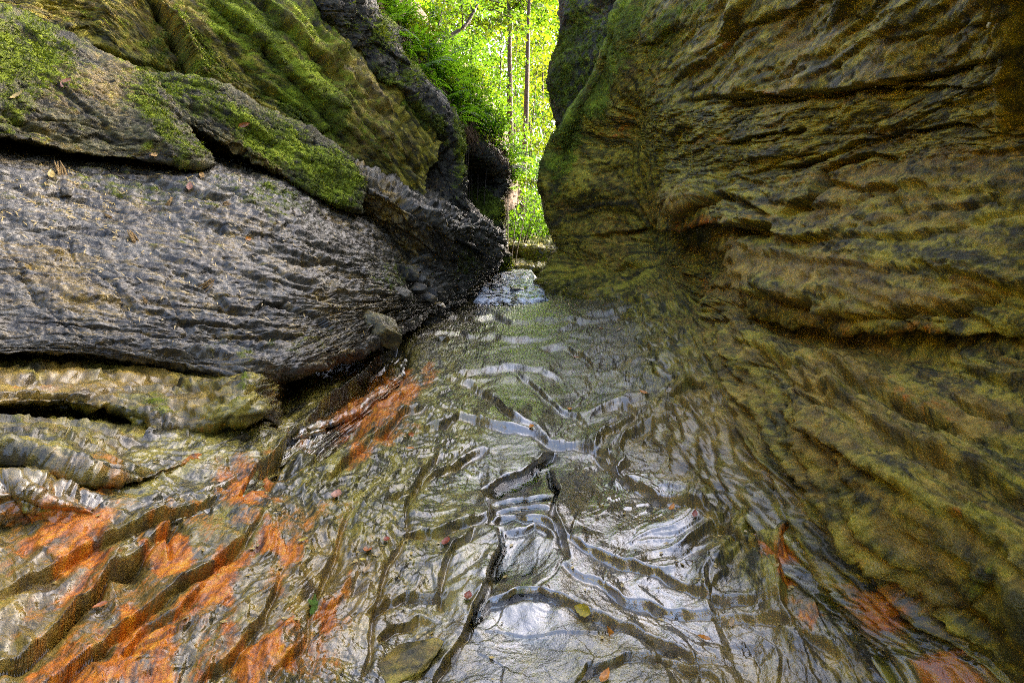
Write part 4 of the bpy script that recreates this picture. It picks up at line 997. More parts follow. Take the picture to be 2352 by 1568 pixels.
# ================================================================== PLANTS
rng = np.random.default_rng(7)
def leaf_mat(name, c, tr, mixf=.55, rough=.45):
    m, nt, out, N, Lk = nodes(name)
    pos = N('ShaderNodeNewGeometry').outputs['Position']
    n = noise(N, Lk, pos, 3.0, 2, .6)
    d = N('ShaderNodeBsdfPrincipled', Roughness=rough); t = N('ShaderNodeBsdfTranslucent'); mx = N('ShaderNodeMixShader')
    Lk(ramp(N, Lk, n, [(.3, tuple(v * .6 for v in c)), (.7, tuple(v * 1.35 for v in c))]), d.inputs['Base Color'])
    Lk(ramp(N, Lk, n, [(.3, tuple(v * .7 for v in tr)), (.7, tuple(min(1, v * 1.25) for v in tr))]), t.inputs['Color'])
    mx.inputs[0].default_value = mixf
    Lk(d.outputs[0], mx.inputs[1]); Lk(t.outputs[0], mx.inputs[2]); Lk(mx.outputs[0], out.inputs[0])
    return m
LEAF_Y = leaf_mat("leaf_yellow_green", (.050, .090, .004), (.15, .21, .006), .6)  # yellowest of the leaf colours
LEAF_G = leaf_mat("leaf_bright_green", (.045, .105, .004), (.13, .27, .008), .55)
LEAF_D = leaf_mat("leaf_deep_green", (.024, .065, .008), (.06, .15, .013), .45)
FERN_M = leaf_mat("fern_green", (.06, .145, .005), (.17, .37, .010), .5)
def quads(name, Q, mat, parent=None):
    n = len(Q)
    me = bpy.data.meshes.new(name)
    me.vertices.add(n * 4); me.vertices.foreach_set("co", Q.reshape(-1).astype(F4))
    me.loops.add(n * 4); me.polygons.add(n)
    me.loops.foreach_set("vertex_index", np.arange(n * 4, dtype=np.int32))
    me.polygons.foreach_set("loop_start", np.arange(0, n * 4, 4, dtype=np.int32))
    me.update(calc_edges=True)
    me.materials.append(mat)
    o = bpy.data.objects.new(name, me); COL.objects.link(o); o.parent = parent
    return o
def leaf_quads(C, size, flat=.8, asp=.55, drift=None):
    """one pointed leaf-shaped face per centre"""
    n = len(C)
    nr = rng.normal(size=(n, 3)) * (1 - flat) + np.array([0, 0, flat]); nr /= np.linalg.norm(nr, axis=1, keepdims=True)
    a = rng.normal(size=(n, 3)); a -= nr * np.sum(a * nr, 1, keepdims=True); a /= np.linalg.norm(a, axis=1, keepdims=True)
    b = np.cross(nr, a)
    s = (size * (.6 + .8 * rng.random(n)))[:, None]
    return np.stack([C - a * s * .5, C + b * s * asp * .5 - a * s * .08, C + a * s * .5, C - b * s * asp * .5 - a * s * .08], 1)
def sprays(centres, per, rad, thick):
    """leaf positions in flat layered sprays"""
    out = []
    for c in centres:
        k = int(per * (.6 + .8 * rng.random()))
        th = rng.random(k) * 2 * np.pi; r = rad * (.5 + .9 * rng.random()) * np.sqrt(rng.random(k))
        tilt = rng.normal(size=2) * .25
        x = np.cos(th) * r; y = np.sin(th) * r
        z = x * tilt[0] + y * tilt[1] + rng.normal(size=k) * thick - .12 * r * r / rad
        out.append(np.stack([c[0] + x, c[1] + y, c[2] + z], 1))
    return np.concatenate(out)
def tube_mesh(name, paths, mat, parent=None, sides=8):
    """paths: list of (points, radii) -> one mesh of tapered, slightly knotty tubes"""
    V = []; Fc = []
    for pts, rad in paths:
        pts = [Vector(p) for p in pts]
        off = len(V)
        for i, p in enumerate(pts):
            d = (pts[min(i + 1, len(pts) - 1)] - pts[max(i - 1, 0)]).normalized()
            a = d.orthogonal().normalized() if abs(d.z) < .9 else Vector((1, 0, 0)) - d * d.x
            a.normalize(); b = d.cross(a)
            for k in range(sides):
                t = 2 * math.pi * k / sides
                rr = rad[i] * (1 + .10 * math.sin(3 * t + i))
                V.append(p + a * math.cos(t) * rr + b * math.sin(t) * rr)
        for i in range(len(pts) - 1):
            for k in range(sides):
                Fc.append((off + i * sides + k, off + i * sides + (k + 1) % sides, off + (i + 1) * sides + (k + 1) % sides, off + (i + 1) * sides + k))
        Fc.append(tuple(off + k for k in range(sides))[::-1]); Fc.append(tuple(off + (len(pts) - 1) * sides + k for k in range(sides)))
    me = bpy.data.meshes.new(name)
    me.from_pydata([tuple(v) for v in V], [], Fc)
    me.polygons.foreach_set("use_smooth", np.ones(len(me.polygons), bool))
    me.materials.append(mat)
    o = bpy.data.objects.new(name, me); COL.objects.link(o); o.parent = parent
    return o
def empty(name, loc):
    e = bpy.data.objects.new(name, None); e.location = loc; e.empty_display_size = .2
    COL.objects.link(e); return e
def tag(o, label, cat, group=None):
    o["label"] = label; o["category"] = cat
    if group: o["group"] = group
    return o
def gz(x, y):
    return float(ground_z(np.array([x]), np.array([y]))[0])
def spline_pts(P, n):
    return cr(np.array(P), np.linspace(0, len(P) - 1, n))
def tree(px, top_px, Y, wpx, height, label, nspr, per, lsize, leafm, lo=.3, spread=3.0, bark=BARK, group="forest trees beyond the gorge", base=None, sprad=.9):
    """px: photo column of the trunk at eye level, top_px: at the top edge of the photo"""
    bx = (px - CX) / FPX * Y / _c
    z0 = gz(bx, Y) - .1 if base is None else base
    ztop = 1.4 + Y * .39
    tx = (top_px - CX) / FPX * Y * 1.06
    lean = (tx - bx) / max(ztop - 1.4, .5)
    r0 = wpx / FPX * Y * .5
    H = min(height, .44 * Y + 1.0)
    e = empty("forest_tree" if r0 > .07 else "sapling", (bx, Y, z0))
    ts = np.linspace(0, 1, 12)
    wob = rng.normal(size=2) * .12
    pts = [(lean * (H * t) + wob[0] * math.sin(t * 5) * r0 * 6, wob[1] * math.sin(t * 4), H * t) for t in ts]
    rad = [r0 * (1.35 if t == 0 else 1) * (1 - .78 * t) + .004 for t in ts]
    paths = [(pts, rad)]
    cen = []
    nb = max(6, nspr // 5)
    for k in range(nb):
        t = lo + (1 - lo) * (k + rng.random()) / nb
        p = np.array([np.interp(t, ts, [q[j] for q in pts]) for j in range(3)])
        a = rng.random() * 2 * math.pi
        ln = spread * (1.05 - .6 * t) * (.5 + .7 * rng.random())
        d = np.array([math.cos(a), math.sin(a) * .8, .25 + .3 * rng.random()])
        mid = p + d * ln * .5 + np.array([0, 0, .08 * ln]); end = p + d * ln + np.array([0, 0, -.05 * ln])
        rb = max(.006, np.interp(t, ts, rad) * .35)
        paths.append((list(map(tuple, spline_pts([p, mid, end], 5))), list(np.linspace(rb, rb * .25, 5))))
        for q in range(5):
            s = .3 + .75 * rng.random()
            cen.append(p + d * ln * s + rng.normal(size=3) * np.array([.5, .5, .35]) * (spread * .22))
    tube_mesh("trunk", paths, bark, e, 8 if r0 > .05 else 6)
    L = sprays(cen, per, sprad, .07)
    quads("crown", leaf_quads(L, lsize, .55), leafm, e)
    tag(e, label, "tree", group)
    return e
# trees that can be told apart (column at eye level, at the top edge, distance, trunk width in the photo)
tree(1176, 1170, 17.5, 19, 16, "thickest straight grey trunk in the middle of the gap", 34, 60, .17, LEAF_G, .72, 3.2)
tree(1186, 1212, 16.5, 17, 15, "thick grey trunk leaning right beside the straight one", 34, 60, .16, LEAF_Y, .72, 3.2)
tree(1092, 1088, 36, 12, 18, "pale wide trunk far back left of the thick trunks", 70, 60, .22, LEAF_Y, .2, 4)
tree(1126, 1122, 25, 4.5, 12, "slim upright trunk midway between the pale and thick trunks", 40, 50, .15, LEAF_G, .5, 2.4, BARK2)
tree(1136, 1158, 22, 5, 12, "slim dark trunk just left of the thickest trunk", 50, 50, .14, LEAF_G, .55, 2.2, BARK2)
tree(1060, 1059, 38, 6, 17, "far slender trunk near the left edge of the sunny wood", 60, 60, .22, LEAF_Y, .2, 4)
tree(1010, 1012, 38, 12, 17, "far broad trunk behind the curved branch", 60, 60, .22, LEAF_Y, .2, 4)
tree(1200, 1236, 19, 2.6, 8, "thin bent sapling rising beside the right rock wall", 26, 45, .11, LEAF_Y, .5, 1.5, BARK2)
tree(1240, 1236, 28, 6, 13, "slender brown trunk closest to the right rock wall", 50, 60, .17, LEAF_Y, .25, 3, BARK)
tree(1178, 1186, 19.5, 3, 9, "thin dark pole in front of the leaning trunk", 30, 45, .12, LEAF_G, .55, 1.8, BARK2)
tree(1270, 1285, 32, 9, 16, "tree half hidden behind the right rock wall", 60, 60, .2, LEAF_Y, .2, 3.6)
tree(945, 957, 17, 8, 11, "dark trunk high on the fern bank at the left", 40, 55, .12, LEAF_Y, .45, 2.6, BARK2, base=5.2)
tree(1146, 1140, 31, 6, 14, "mid-distance trunk behind the slim dark one", 60, 60, .18, LEAF_Y, .2, 3.4)
tree(1222, 1200, 33, 7, 15, "far trunk seen between the leaning trunk and the wall", 60, 60, .2, LEAF_Y, .15, 3.6)

def curved_tree():
    pts = [pw(985, 120, 12.6), pw(989, 105, 12.6), pw(1002, 92, 12.6), pw(1036, 82, 12.8), pw(1067, 61, 13), pw(1088, 27, 13.2), pw(1101, 0, 13.4), pw(1118, -60, 13.8), pw(1130, -140, 14)]
    b = np.array(pts[0]); e = empty("leaning_sapling", b)
    P = spline_pts(np.array(pts) - b, 30)
    stem = spline_pts(np.array([pw(996, 118, 12.7), pw(1003, 80, 12.8), pw(1011, 42, 12.9), pw(1021, 0, 13.1), pw(1030, -90, 13.5)]) - b, 14)
    tw = [(list(map(tuple, P)), list(np.linspace(.055, .02, 30))), (list(map(tuple, stem)), list(np.linspace(.028, .012, 14)))]
    cen = []
    for t in (10, 14, 18, 22, 25, 28):
        d = rng.normal(size=3) * np.array([.5, .4, .3]) + np.array([0, 0, .35]); q = P[t] + d * .9
        tw.append((list(map(tuple, spline_pts([P[t], P[t] + d * .5 + np.array([0, 0, .1]), q], 5))), list(np.linspace(.014, .004, 5))))
        cen += [q, q + rng.normal(size=3) * .3, P[t] + d * .6]
    cen += [stem[i] + rng.normal(size=3) * .3 for i in (6, 8, 10, 12, 13)]
    tube_mesh("trunk", tw, BARK2, e, 8)
    quads("crown", leaf_quads(sprays(cen, 45, .45, .05), .085, .5), LEAF_G, e)
    tag(e, "crooked sapling bending right from the fern bank", "tree", "forest trees beyond the gorge")
curved_tree()

# the distant wood that reads as one bright mass
def far_wood():
    n = 950
    Y = 40 + 22 * rng.random(n); dx = -.30 + .46 * rng.random(n)
    z = 1 + (rng.random(n) ** .8) * .46 * Y
    C = np.stack([dx * Y, Y, z], 1)
    L = sprays(C, 100, 1.5, .2)
    o = quads("distant_woodland", leaf_quads(L, .34, .35), LEAF_G)
    o["kind"] = "stuff"; o["label"] = "sunlit yellow-green wood filling the background"; o["category"] = "woodland"
far_wood()

def shrub(px, py, Y, w, h, label, mat, n=26, ls=.08, group="shrubs at the head of the gorge"):
    c = np.array(pw(px, py, Y)); z0 = gz(c[0], c[1])
    z0 = min(z0, c[2] - h * .4)
    e = empty("shrub", (c[0], c[1], z0))
    top = c[2] + h * .5 - z0
    cen = [np.array([rng.normal() * w * .4, rng.normal() * w * .35, top - h * rng.random()]) for _ in range(n)]
    st = []
    for k in range(7):
        q = cen[k]
        st.append(([(0, 0, 0), (q[0] * .4, q[1] * .4, q[2] * .5), tuple(q)], [.018, .012, .004]))
    tube_mesh("stem", st, BARK2, e, 5)
    quads("foliage", leaf_quads(sprays(cen, 46, .36 * w / 1.2, .06), ls, .55), mat, e)
    tag(e, label, "shrub", group)
shrub(1175, 470, 15.5, 1.0, 1.3, "bright leafy shrub against the hooded rock beyond the pool", LEAF_G)
shrub(1225, 480, 17, 1.2, 1.3, "bright leafy shrub in the middle of the gap above the rock steps", LEAF_G)
shrub(1262, 505, 15, .6, .7, "low shrub at the foot of the right buttress beyond the steps", LEAF_G, 16)
shrub(1200, 400, 20, 1.3, 1.6, "pale shrub behind the bright ones below the thick trunks", LEAF_D, 30, .1)
shrub(1250, 420, 21, 1.2, 1.4, "pale shrub far back beside the right rock edge", LEAF_D, 26, .1)
shrub(1172, 280, 22, 1.6, 2.2, "dark bush at the foot of the two thick trunks", LEAF_D, 40, .11)
shrub(1130, 210, 18, 1.4, 1.6, "leafy bush topping the fern bank left of the thick trunks", LEAF_G, 34, .1)
shrub(1075, 150, 16, 1.2, 1.1, "leafy bush on the bank crest below the curved branch", LEAF_G, 30, .09)
shrub(1225, 330, 25, 1.6, 2.0, "sunny bush near the right rock edge under the slender trunk", LEAF_Y, 34, .12)
shrub(1190, 505, 14.6, .8, .8, "leafy shrub directly above the lowest rock steps by the hooded rock", LEAF_G, 24)
shrub(1240, 530, 16, .8, .7, "small shrub on the top rock step beside the right buttress", LEAF_G, 22)
shrub(1205, 440, 18, 1.4, 1.5, "tall leafy shrub in the centre of the gap behind the low ones", LEAF_G, 40, .09)
shrub(1255, 460, 18.5, 1.2, 1.2, "leafy shrub half covered by the right buttress edge", LEAF_G, 34, .09)
shrub(1150, 330, 14.5, .9, 1.0, "leafy bush hanging over the rim of the hooded rock", LEAF_G, 34, .08)
shrub(1110, 250, 13.4, .8, .9, "leafy bush among the ferns above the hooded rock", LEAF_G, 30, .075)
shrub(1030, 170, 11.6, .7, .7, "broad-leaved bush among the ferns below the crooked sapling", LEAF_G, 28, .075)
shrub(950, 90, 10.4, .6, .6, "broad-leaved bush near the upper end of the fern bank", LEAF_G, 26, .075)
shrub(880, 10, 12, .9, .8, "broad-leaved bush at the upper left end of the bank", LEAF_G, 24, .10)

_k = 0
for (px, py, Y) in [(870, 25, 9.2), (905, 50, 9.6), (925, 95, 9.3), (960, 130, 9.6), (985, 165, 9.8), (1000, 195, 10), (1020, 225, 10.2), (1045, 250, 10.4), (1060, 205, 11.4), (1085, 235, 11.8), (1080, 280, 11.2), (1105, 290, 12), (1125, 310, 12.4), (1145, 360, 12.6), (1165, 400, 13), (1040, 140, 12), (1000, 115, 11.6), (1095, 190, 13)]:
    _k += 1
    shrub(px, py, Y, .55, .5, "low leafy plant among the ferns on the steep bank", LEAF_G if _k % 3 else LEAF_Y, 18, .07, "low leafy plants on the fern bank")
# ferns on the bank
def fern_mesh(seed):
    r = np.random.default_rng(seed); Q = []
    for f in range(9):
        a = f * 2 * math.pi / 9 + r.random() * .5; ln = .42 + .2 * r.random()
        d = np.array([math.cos(a), math.sin(a), 0]); sd = np.array([-d[1], d[0], 0])
        n = 15
        for i in range(n):
            t = (i + 1) / n
            p = d * ln * t + np.array([0, 0, ln * (.75 * t - .62 * t * t)])
            w = .13 * math.sin(math.pi * min(1, t * .93 + .07)) ** .7 * (1.1 - .6 * t) + .012
            for s in (-1, 1):
                tip = p + sd * s * w + d * w * .35 + np.array([0, 0, -.02])
                m = (p + tip) / 2; hw = d * ln / n * .55
                Q.append([p, m - hw + np.array([0, 0, .004]), tip, m + hw])
    return np.array(Q)
fern_meshes = []
for k in range(3):
    o = quads("fern", fern_mesh(40 + k), FERN_M)
    fern_meshes.append(o.data); bpy.data.objects.remove(o)
hq = hP.reshape(-1, 3)
hidx = np.arange(hP.shape[0] * hP.shape[1]).reshape(hP.shape[:2])
cand = hidx[14:70, 4:112].reshape(-1)
for k in range(70):
    p = hq[rng.choice(cand)]
    o = bpy.data.objects.new("fern", fern_meshes[k % 3]); COL.objects.link(o)
    o.location = p + np.array([0, 0, .02]); o.rotation_euler = (-.25 + .3 * rng.normal() * .5, .25 + rng.normal() * .2, rng.random() * 6.28)
    s = .55 + .5 * rng.random(); o.scale = (s, s, s)
    tag(o, "bright green fern on the steep bank above the dark buttress", "fern", "ferns on the bank")
# leaf litter and hanging roots on the rim
li = hq[rng.choice(hidx[4:60, :].reshape(-1), 2600)] + rng.normal(size=(2600, 3)) * .03 + np.array([0, 0, .02])
lit = quads("leaf_litter", leaf_quads(li, .08, .75), ROOT, None); lit["kind"] = "stuff"; lit["label"] = "brown fallen leaves and needles on the bank"; lit["category"] = "leaf litter"
def roots():
    paths = []
    rim = [pw(1040, 262, 9.6), pw(1062, 292, 9.9), pw(1085, 305, 10.7), pw(1110, 318, 11.2), pw(1135, 345, 11.3), pw(1160, 372, 11.4)]
    R_ = spline_pts(np.array(rim), 120)
    for k in range(240):
        p = R_[rng.integers(0, 120)] + rng.normal(size=3) * np.array([.06, .06, .05])
        ln = .12 + .3 * rng.random()
        d = np.array([.25 + .2 * rng.normal(), -.25 + .1 * rng.normal(), -1]); d /= np.linalg.norm(d)
        paths.append(([tuple(p), tuple(p + d * ln * .5 + rng.normal(size=3) * .02), tuple(p + d * ln + rng.normal(size=3) * .04)], [.006, .005, .002]))
    o = tube_mesh("hanging_roots", paths, ROOT, None, 3)
    o["kind"] = "stuff"; o["label"] = "brown roots and dead needles hanging over the rock rim"; o["category"] = "roots"
roots()

# ================================================================== LOOSE ROCKS, LEAVES, STICKS
bpy.context.view_layer.update()
dg = bpy.context.evaluated_depsgraph_get()
def hit(px, py):
    d = Vector(pw(px, py, 1.0)) - Vector(CAM); d.normalize()
    ok, loc, nrm, idx, ob, mt = scene.ray_cast(dg, Vector(CAM), d)
    if ok and nrm.dot(d) > 0: nrm = -nrm
    return loc, nrm
_ico = {}
def ico(sub):
    if sub not in _ico:
        import bmesh
        bm = bmesh.new(); bmesh.ops.create_icosphere(bm, subdivisions=sub, radius=1)
        bm.verts.ensure_lookup_table()
        _ico[sub] = (np.array([v.co[:] for v in bm.verts]), [[v.index for v in f.verts] for f in bm.faces]); bm.free()
    return _ico[sub]
def loose_rock(px, py, size, rot, seed, label, mat, sub=4, moss=0., iron=0., ochre=.1, wet=.3, sink=.3, planes=9, at=None):
    V, Fs = ico(sub)
    r = np.random.default_rng(seed)
    P = V.copy() * 1.25
    for _ in range(planes):                       # broken flat faces
        n = r.normal(size=3); n /= np.linalg.norm(n); d = .55 + .4 * r.random()
        ex = np.maximum(P @ n - d, 0); P -= ex[:, None] * n * .92
    P = P + V * (.07 * fbm3(P + seed, 2.2, 3, seed) + .03 * fbm3(P + seed, 9, 3, seed + 1))[:, None]
    P = P * np.array(size) * .5
    M = np.array(Matrix.Rotation(R(rot[2]), 3, 'Z') @ Matrix.Rotation(R(rot[1]), 3, 'Y') @ Matrix.Rotation(R(rot[0]), 3, 'X'))
    P = P @ M.T
    if at is None:
        loc, nrm = hit(px, py)
    else: loc = Vector(at)
    base = P[:, 2].min()
    me = bpy.data.meshes.new("loose_rock")
    me.from_pydata((P - np.array([0, 0, base])).tolist(), [], Fs)
    me.polygons.foreach_set("use_smooth", np.ones(len(me.polygons), bool))
    W = P * 1.0 + np.array(loc)
    up = sstep(.2, .9, V @ M.T @ np.array([0, 0, 1]))
    n = len(P)
    a = me.attributes.new("mask", 'FLOAT_COLOR', 'POINT'); a.data.foreach_set("color", np.stack([moss * (.5 + .5 * up), np.full(n, iron), np.full(n, ochre), np.full(n, wet)], 1).reshape(-1).astype(F4))
    fl = np.stack([W[:, 0], W[:, 2] + .4 * W[:, 1], W[:, 1]], 1)
    a = me.attributes.new("grain", 'FLOAT_COLOR', 'POINT'); a.data.foreach_set("color", grain(W, fl).reshape(-1).astype(F4))
    a = me.attributes.new("flow", 'FLOAT_VECTOR', 'POINT')
    n6 = np.clip(.5 + .4 * fbm2(fl[:, 0] * 24, fl[:, 1] * 60, 3, 305, .7), 0, 1)
    a.data.foreach_set("vector", np.stack([n6, fl[:, 0], 0 * n6 + .16], 1).reshape(-1).astype(F4))
    me.materials.append(mat)
    o = bpy.data.objects.new("loose_rock", me); COL.objects.link(o)
    o.location = (loc[0], loc[1], loc[2] - sink * size[2])
    return tag(o, label, "rock", "loose rocks along the stream")
loose_rock(880, 785, (.40, .34, .30), (20, 25, 30), 3, "olive block of rock wedged under the tip of the grey ledge", GREEN, 5, .15, 0, .3, .4)
loose_rock(1016, 782, (.13, .12, .10), (0, 10, 20), 4, "small tan cobble alone at the left edge of the run", BED, 4, 0, .1, .5, .6)
loose_rock(1187, 676, (.36, .28, .17), (0, 5, 40), 5, "dark rock sitting in the far bright pool", DARK, 4, 0, 0, .1, .9)
loose_rock(957, 668, (.20, .17, .16), (15, 0, 10), 6, "rounded brown cobble in the rubble below the flaky ridge", DARK, 4, 0, .2, .3, .3)
loose_rock(925, 690, (.22, .18, .16), (0, 20, 70), 7, "dark angular rock nearest the ledge tip in the rubble", DARK, 4, 0, 0, .1, .4)
loose_rock(985, 690, (.18, .15, .12), (30, 0, 0), 8, "dark angular stone at the water edge of the rubble", DARK, 4, 0, 0, .2, .6)
loose_rock(1010, 705, (.15, .13, .09), (0, 0, 45), 9, "flat wet stone just downstream of the far pool", BED, 4, 0, 0, .3, .9)
loose_rock(935, 640, (.26, .22, .22), (10, 30, 0), 10, "mossy lump of rock above the rubble below the ridge", DARK, 4, .45, 0, .3, .1)
loose_rock(925, 1520, (.30, .22, .08), (4, -6, 25), 12, "flat sandy tan stone in the bed at the bottom edge", BED, 5, 0, 0, .42, .05, .75, 12)
loose_rock(150, 447, (.07, .05, .06), (0, 0, 20), 16, "small grey pebble resting on the grey ledge", GREY, 3, 0, 0, 0, .1)

def blade_mat(name, c):
    m, nt, out, N, Lk = nodes(name)
    pos = N('ShaderNodeTexCoord').outputs['Object']
    n = noise(N, Lk, pos, 60, 3, .6)
    b = N('ShaderNodeBsdfPrincipled', Roughness=.38)
    Lk(ramp(N, Lk, n, [(.3, tuple(v * .5 for v in c)), (.5, c), (.72, tuple(min(1, v * 1.5) for v in c))]), b.inputs['Base Color'])
    Lk(b.outputs[0], out.inputs[0])
    return m
LM = {k: blade_mat("fallen_leaf_" + k, c) for k, c in dict(yellow=(.48, .36, .03), orange=(.52, .19, .02), tan=(.42, .27, .11), red=(.24, .05, .02), rust=(.36, .11, .025), pink=(.42, .20, .12), green=(.10, .19, .03), straw=(.46, .33, .10)).items()}
def leaf_blade(length, width, curl, seed):
    """pointed oval blade with a folded midrib, wavy edge and curl; returns verts, faces"""
    r = np.random.default_rng(seed); n = 9
    V = []; Fc = []
    for i in range(n):
        t = i / (n - 1)
        w = width * .5 * math.sin(math.pi * t ** .8) ** .85 * (1 + .10 * (-1) ** i)
        x = (t - .5) * length; zc = curl * length * ((2 * t - 1) ** 2) + .04 * length * r.normal() * .3
        for k, s in enumerate((-1, -.5, 0, .5, 1)):
            V.append((x - abs(s) * .06 * length, s * w, zc + .30 * abs(s) * w + .05 * w * r.normal()))
    for i in range(n - 1):
        for k in range(4):
            a = i * 5 + k; Fc.append((a, a + 1, a + 6, a + 5))
    return V, Fc
def maple_blade(size):
    pts = []
    for i in range(40):
        t = 2 * math.pi * i / 40
        rr = size * (.24 + .26 * abs(math.cos(2.5 * t)) ** 1.6)
        pts.append((math.cos(t) * rr, math.sin(t) * rr, .03 * size * math.sin(5 * t)))
    V = [(0, 0, .02 * size)] + pts
    return V, [(0, i + 1, (i + 1) % 40 + 1) for i in range(40)]
def fallen_leaf(px, py, length, width, rot, col, label, curl=.10, tilt=0., kind="leaf"):
    loc, nrm = hit(px, py)
    length *= .8; width *= .8
    V, Fc = maple_blade(length) if kind == "maple" else leaf_blade(length, width, curl, int(px * 7 + py))
    me = bpy.data.meshes.new("fallen_leaf"); me.from_pydata(V, [], Fc)
    me.polygons.foreach_set("use_smooth", np.ones(len(me.polygons), bool))
    me.materials.append(LM[col])
    o = bpy.data.objects.new("fallen_leaf", me); COL.objects.link(o)
    q = nrm.lerp(Vector((0, -.2, 1)).normalized(), .35).to_track_quat('Z', 'X')
    M = q.to_matrix().to_4x4() @ Matrix.Rotation(R(rot), 4, 'Z') @ Matrix.Rotation(R(tilt), 4, 'X')
    o.matrix_world = Matrix.Translation(loc + nrm * .012) @ M
    st = tube_mesh("stalk", [([(-length * .48, 0, curl * length), (-length * .62, .01, curl * length * .9), (-length * .78, .0, curl * length * .6)], [.0016, .0013, .001])], ROOT, o, 4)
    return tag(o, label, "leaf", "fallen leaves")
FL = [
    (1338, 1395, .085, .055, 80, 'yellow', "large yellow-green leaf standing on the ripples right of the pool"),
    (1395, 1452, .075, .034, 5, 'orange', "orange leaf just below the large yellow one"),
    (1612, 1470, .06, .028, 10, 'orange', "small orange leaf on the ripples at lower right"),
    (1392, 1556, .08, .036, 10, 'orange', "orange leaf at the bottom edge right of the pool"),
    (1545, 1170, .085, .034, 60, 'orange', "bright orange leaf on the sloping right bank"),
    (1598, 1182, .055, .032, 20, 'red', "dark red leaf right of the bright orange one on the bank"),
    (1222, 982, .095, .045, 85, 'orange', "orange leaf caught on the dark lip in mid-stream"),
    (1309, 942, .075, .040, 95, 'orange', "orange leaf at the right edge of the shining plate"),
    (1322, 823, .10, .055, 10, 'rust', "rust-red leaf on the pale bank right of the run"),
    (1478, 903, .10, .035, 75, 'orange', "narrow orange leaf upright on the right apron"),
    (1028, 1246, .07, .050, 40, 'red', "red leaf beside the ledge left of the chute"),
    (939, 1000, .075, .045, 70, 'rust', "rusty leaf on the braided wet rock left of the stream"),
    (846, 1308, .065, .028, -8, 'tan', "pale tan leaf flat on the dark wet rock"),
    (775, 1138, .085, .060, 10, 'pink', "pinkish brown leaf on the wet rock below the undercut"),
    (842, 1270, .065, .045, 20, 'rust', "crumpled rust leaf above the pale tan one"),
    (888, 1243, .055, .035, 15, 'red', "dark red leaf above the crumpled rust one"),
    (1378, 757, .09, .045, 70, 'rust', "tiny brown leaf on the far right apron"),
    (1424, 758, .10, .040, 15, 'tan', "tan leaf beside the tiny brown leaf on the far apron"),
    (1075, 1372, .06, .038, -40, 'red', "dark red leaf on the rock left of the near pool"),
    (945, 1034, .075, .040, -10, 'orange', "small orange leaf below the rusty one on the braided rock"),
    (437, 428, .11, .06, 0, 'pink', "red-brown leaf on the mossy top of the grey ledge"),
    (462, 403, .13, .05, -15, 'tan', "dry tan leaf at the crack above the grey ledge"),
    (352, 358, .16, .045, -60, 'tan', "long dry leaf hanging at the dark crack on the left"),
    (562, 285, .16, .05, -70, 'rust', "brown leaf on the mossy wedge"),
    (152, 188, .13, .06, -40, 'pink', "pale pink leaf on the green slab at upper left"),
    (42, 218, .14, .03, -40, 'straw', "narrow yellow leaf at the left edge of the green slab"),
    (566, 548, .07, .04, 90, 'orange', "small orange leaf on the bare grey ledge"),
    (118, 402, .15, .05, -5, 'straw', "straw-coloured leaf at the upper left of the grey ledge"),
    (225, 1400, .06, .03, 30, 'rust', "rust leaf on the iron-stained rib at lower left"),
    (700, 1245, .055, .025, 30, 'yellow', "small yellow leaf on the dark wet rock above the maple leaf"),
    (830, 1290, .04, .02, 30, 'yellow', "tiny yellow leaf left of the pale tan one"),
    (1685, 1428, .05, .022, 20, 'tan', "tan leaf scrap on the ripples at lower right"),
]
for (px, py, ln, w, rot, col, lab) in FL:
    fallen_leaf(px, py, ln, w, rot, col, lab)
fallen_leaf(716, 1388, .10, .1, 30, 'green', "green lobed leaf on the rusty wet rock", kind="maple")
def wood(px, py, ln, rad, rot, label, seed, name="bark_scrap"):
    loc, nrm = hit(px, py)
    r = np.random.default_rng(seed); ln *= .7; rad *= .7
    paths = []
    for k in range(5):                            # splintered strands lying together
        off = r.normal(size=3) * np.array([.1, .6, .3]) * rad * 1.6
        pts = [(ln * (t - .5) * (.7 + .4 * r.random()) + off[0], off[1] + .12 * ln * math.sin(2 * t + k), rad + abs(off[2]) + .05 * ln * math.sin(3 * t)) for t in (0, .33, .66, 1)]
        paths.append((pts, [rad * .5, rad * .8, rad * .7, rad * .25]))
    o = tube_mesh(name, paths, WOODM, None, 6)
    o.matrix_world = Matrix.Translation(loc) @ nrm.to_track_quat('Z', 'X').to_matrix().to_4x4() @ Matrix.Rotation(R(rot), 4, 'Z')
    tag(o, label, "wood", "scraps of wood on the ledge")
WOODM = simple_mat("rotten_wood", (.12, .07, .02), (.34, .21, .07), (.52, .37, .17), 90, .85, .6)
wood(140, 398, .24, .014, -5, "frayed orange-brown bark at the upper left of the grey ledge", 1)
wood(300, 548, .17, .014, 5, "short chunk of rotten wood in the middle of the grey ledge", 2)
wood(386, 468, .17, .011, -28, "pale stick on the mossy part of the grey ledge", 3, "stick")
wood(472, 655, .18, .010, -50, "curled strip of tan bark low on the grey ledge", 4)
wood(330, 690, .10, .006, -20, "thin wood sliver near the lower edge of the grey ledge", 5, "stick")
wood(520, 470, .10, .008, -70, "dark broken twig on the mossy ledge", 6, "stick")
wood(250, 500, .12, .006, 40, "thin straw-like twig on the upper grey ledge", 7, "stick")

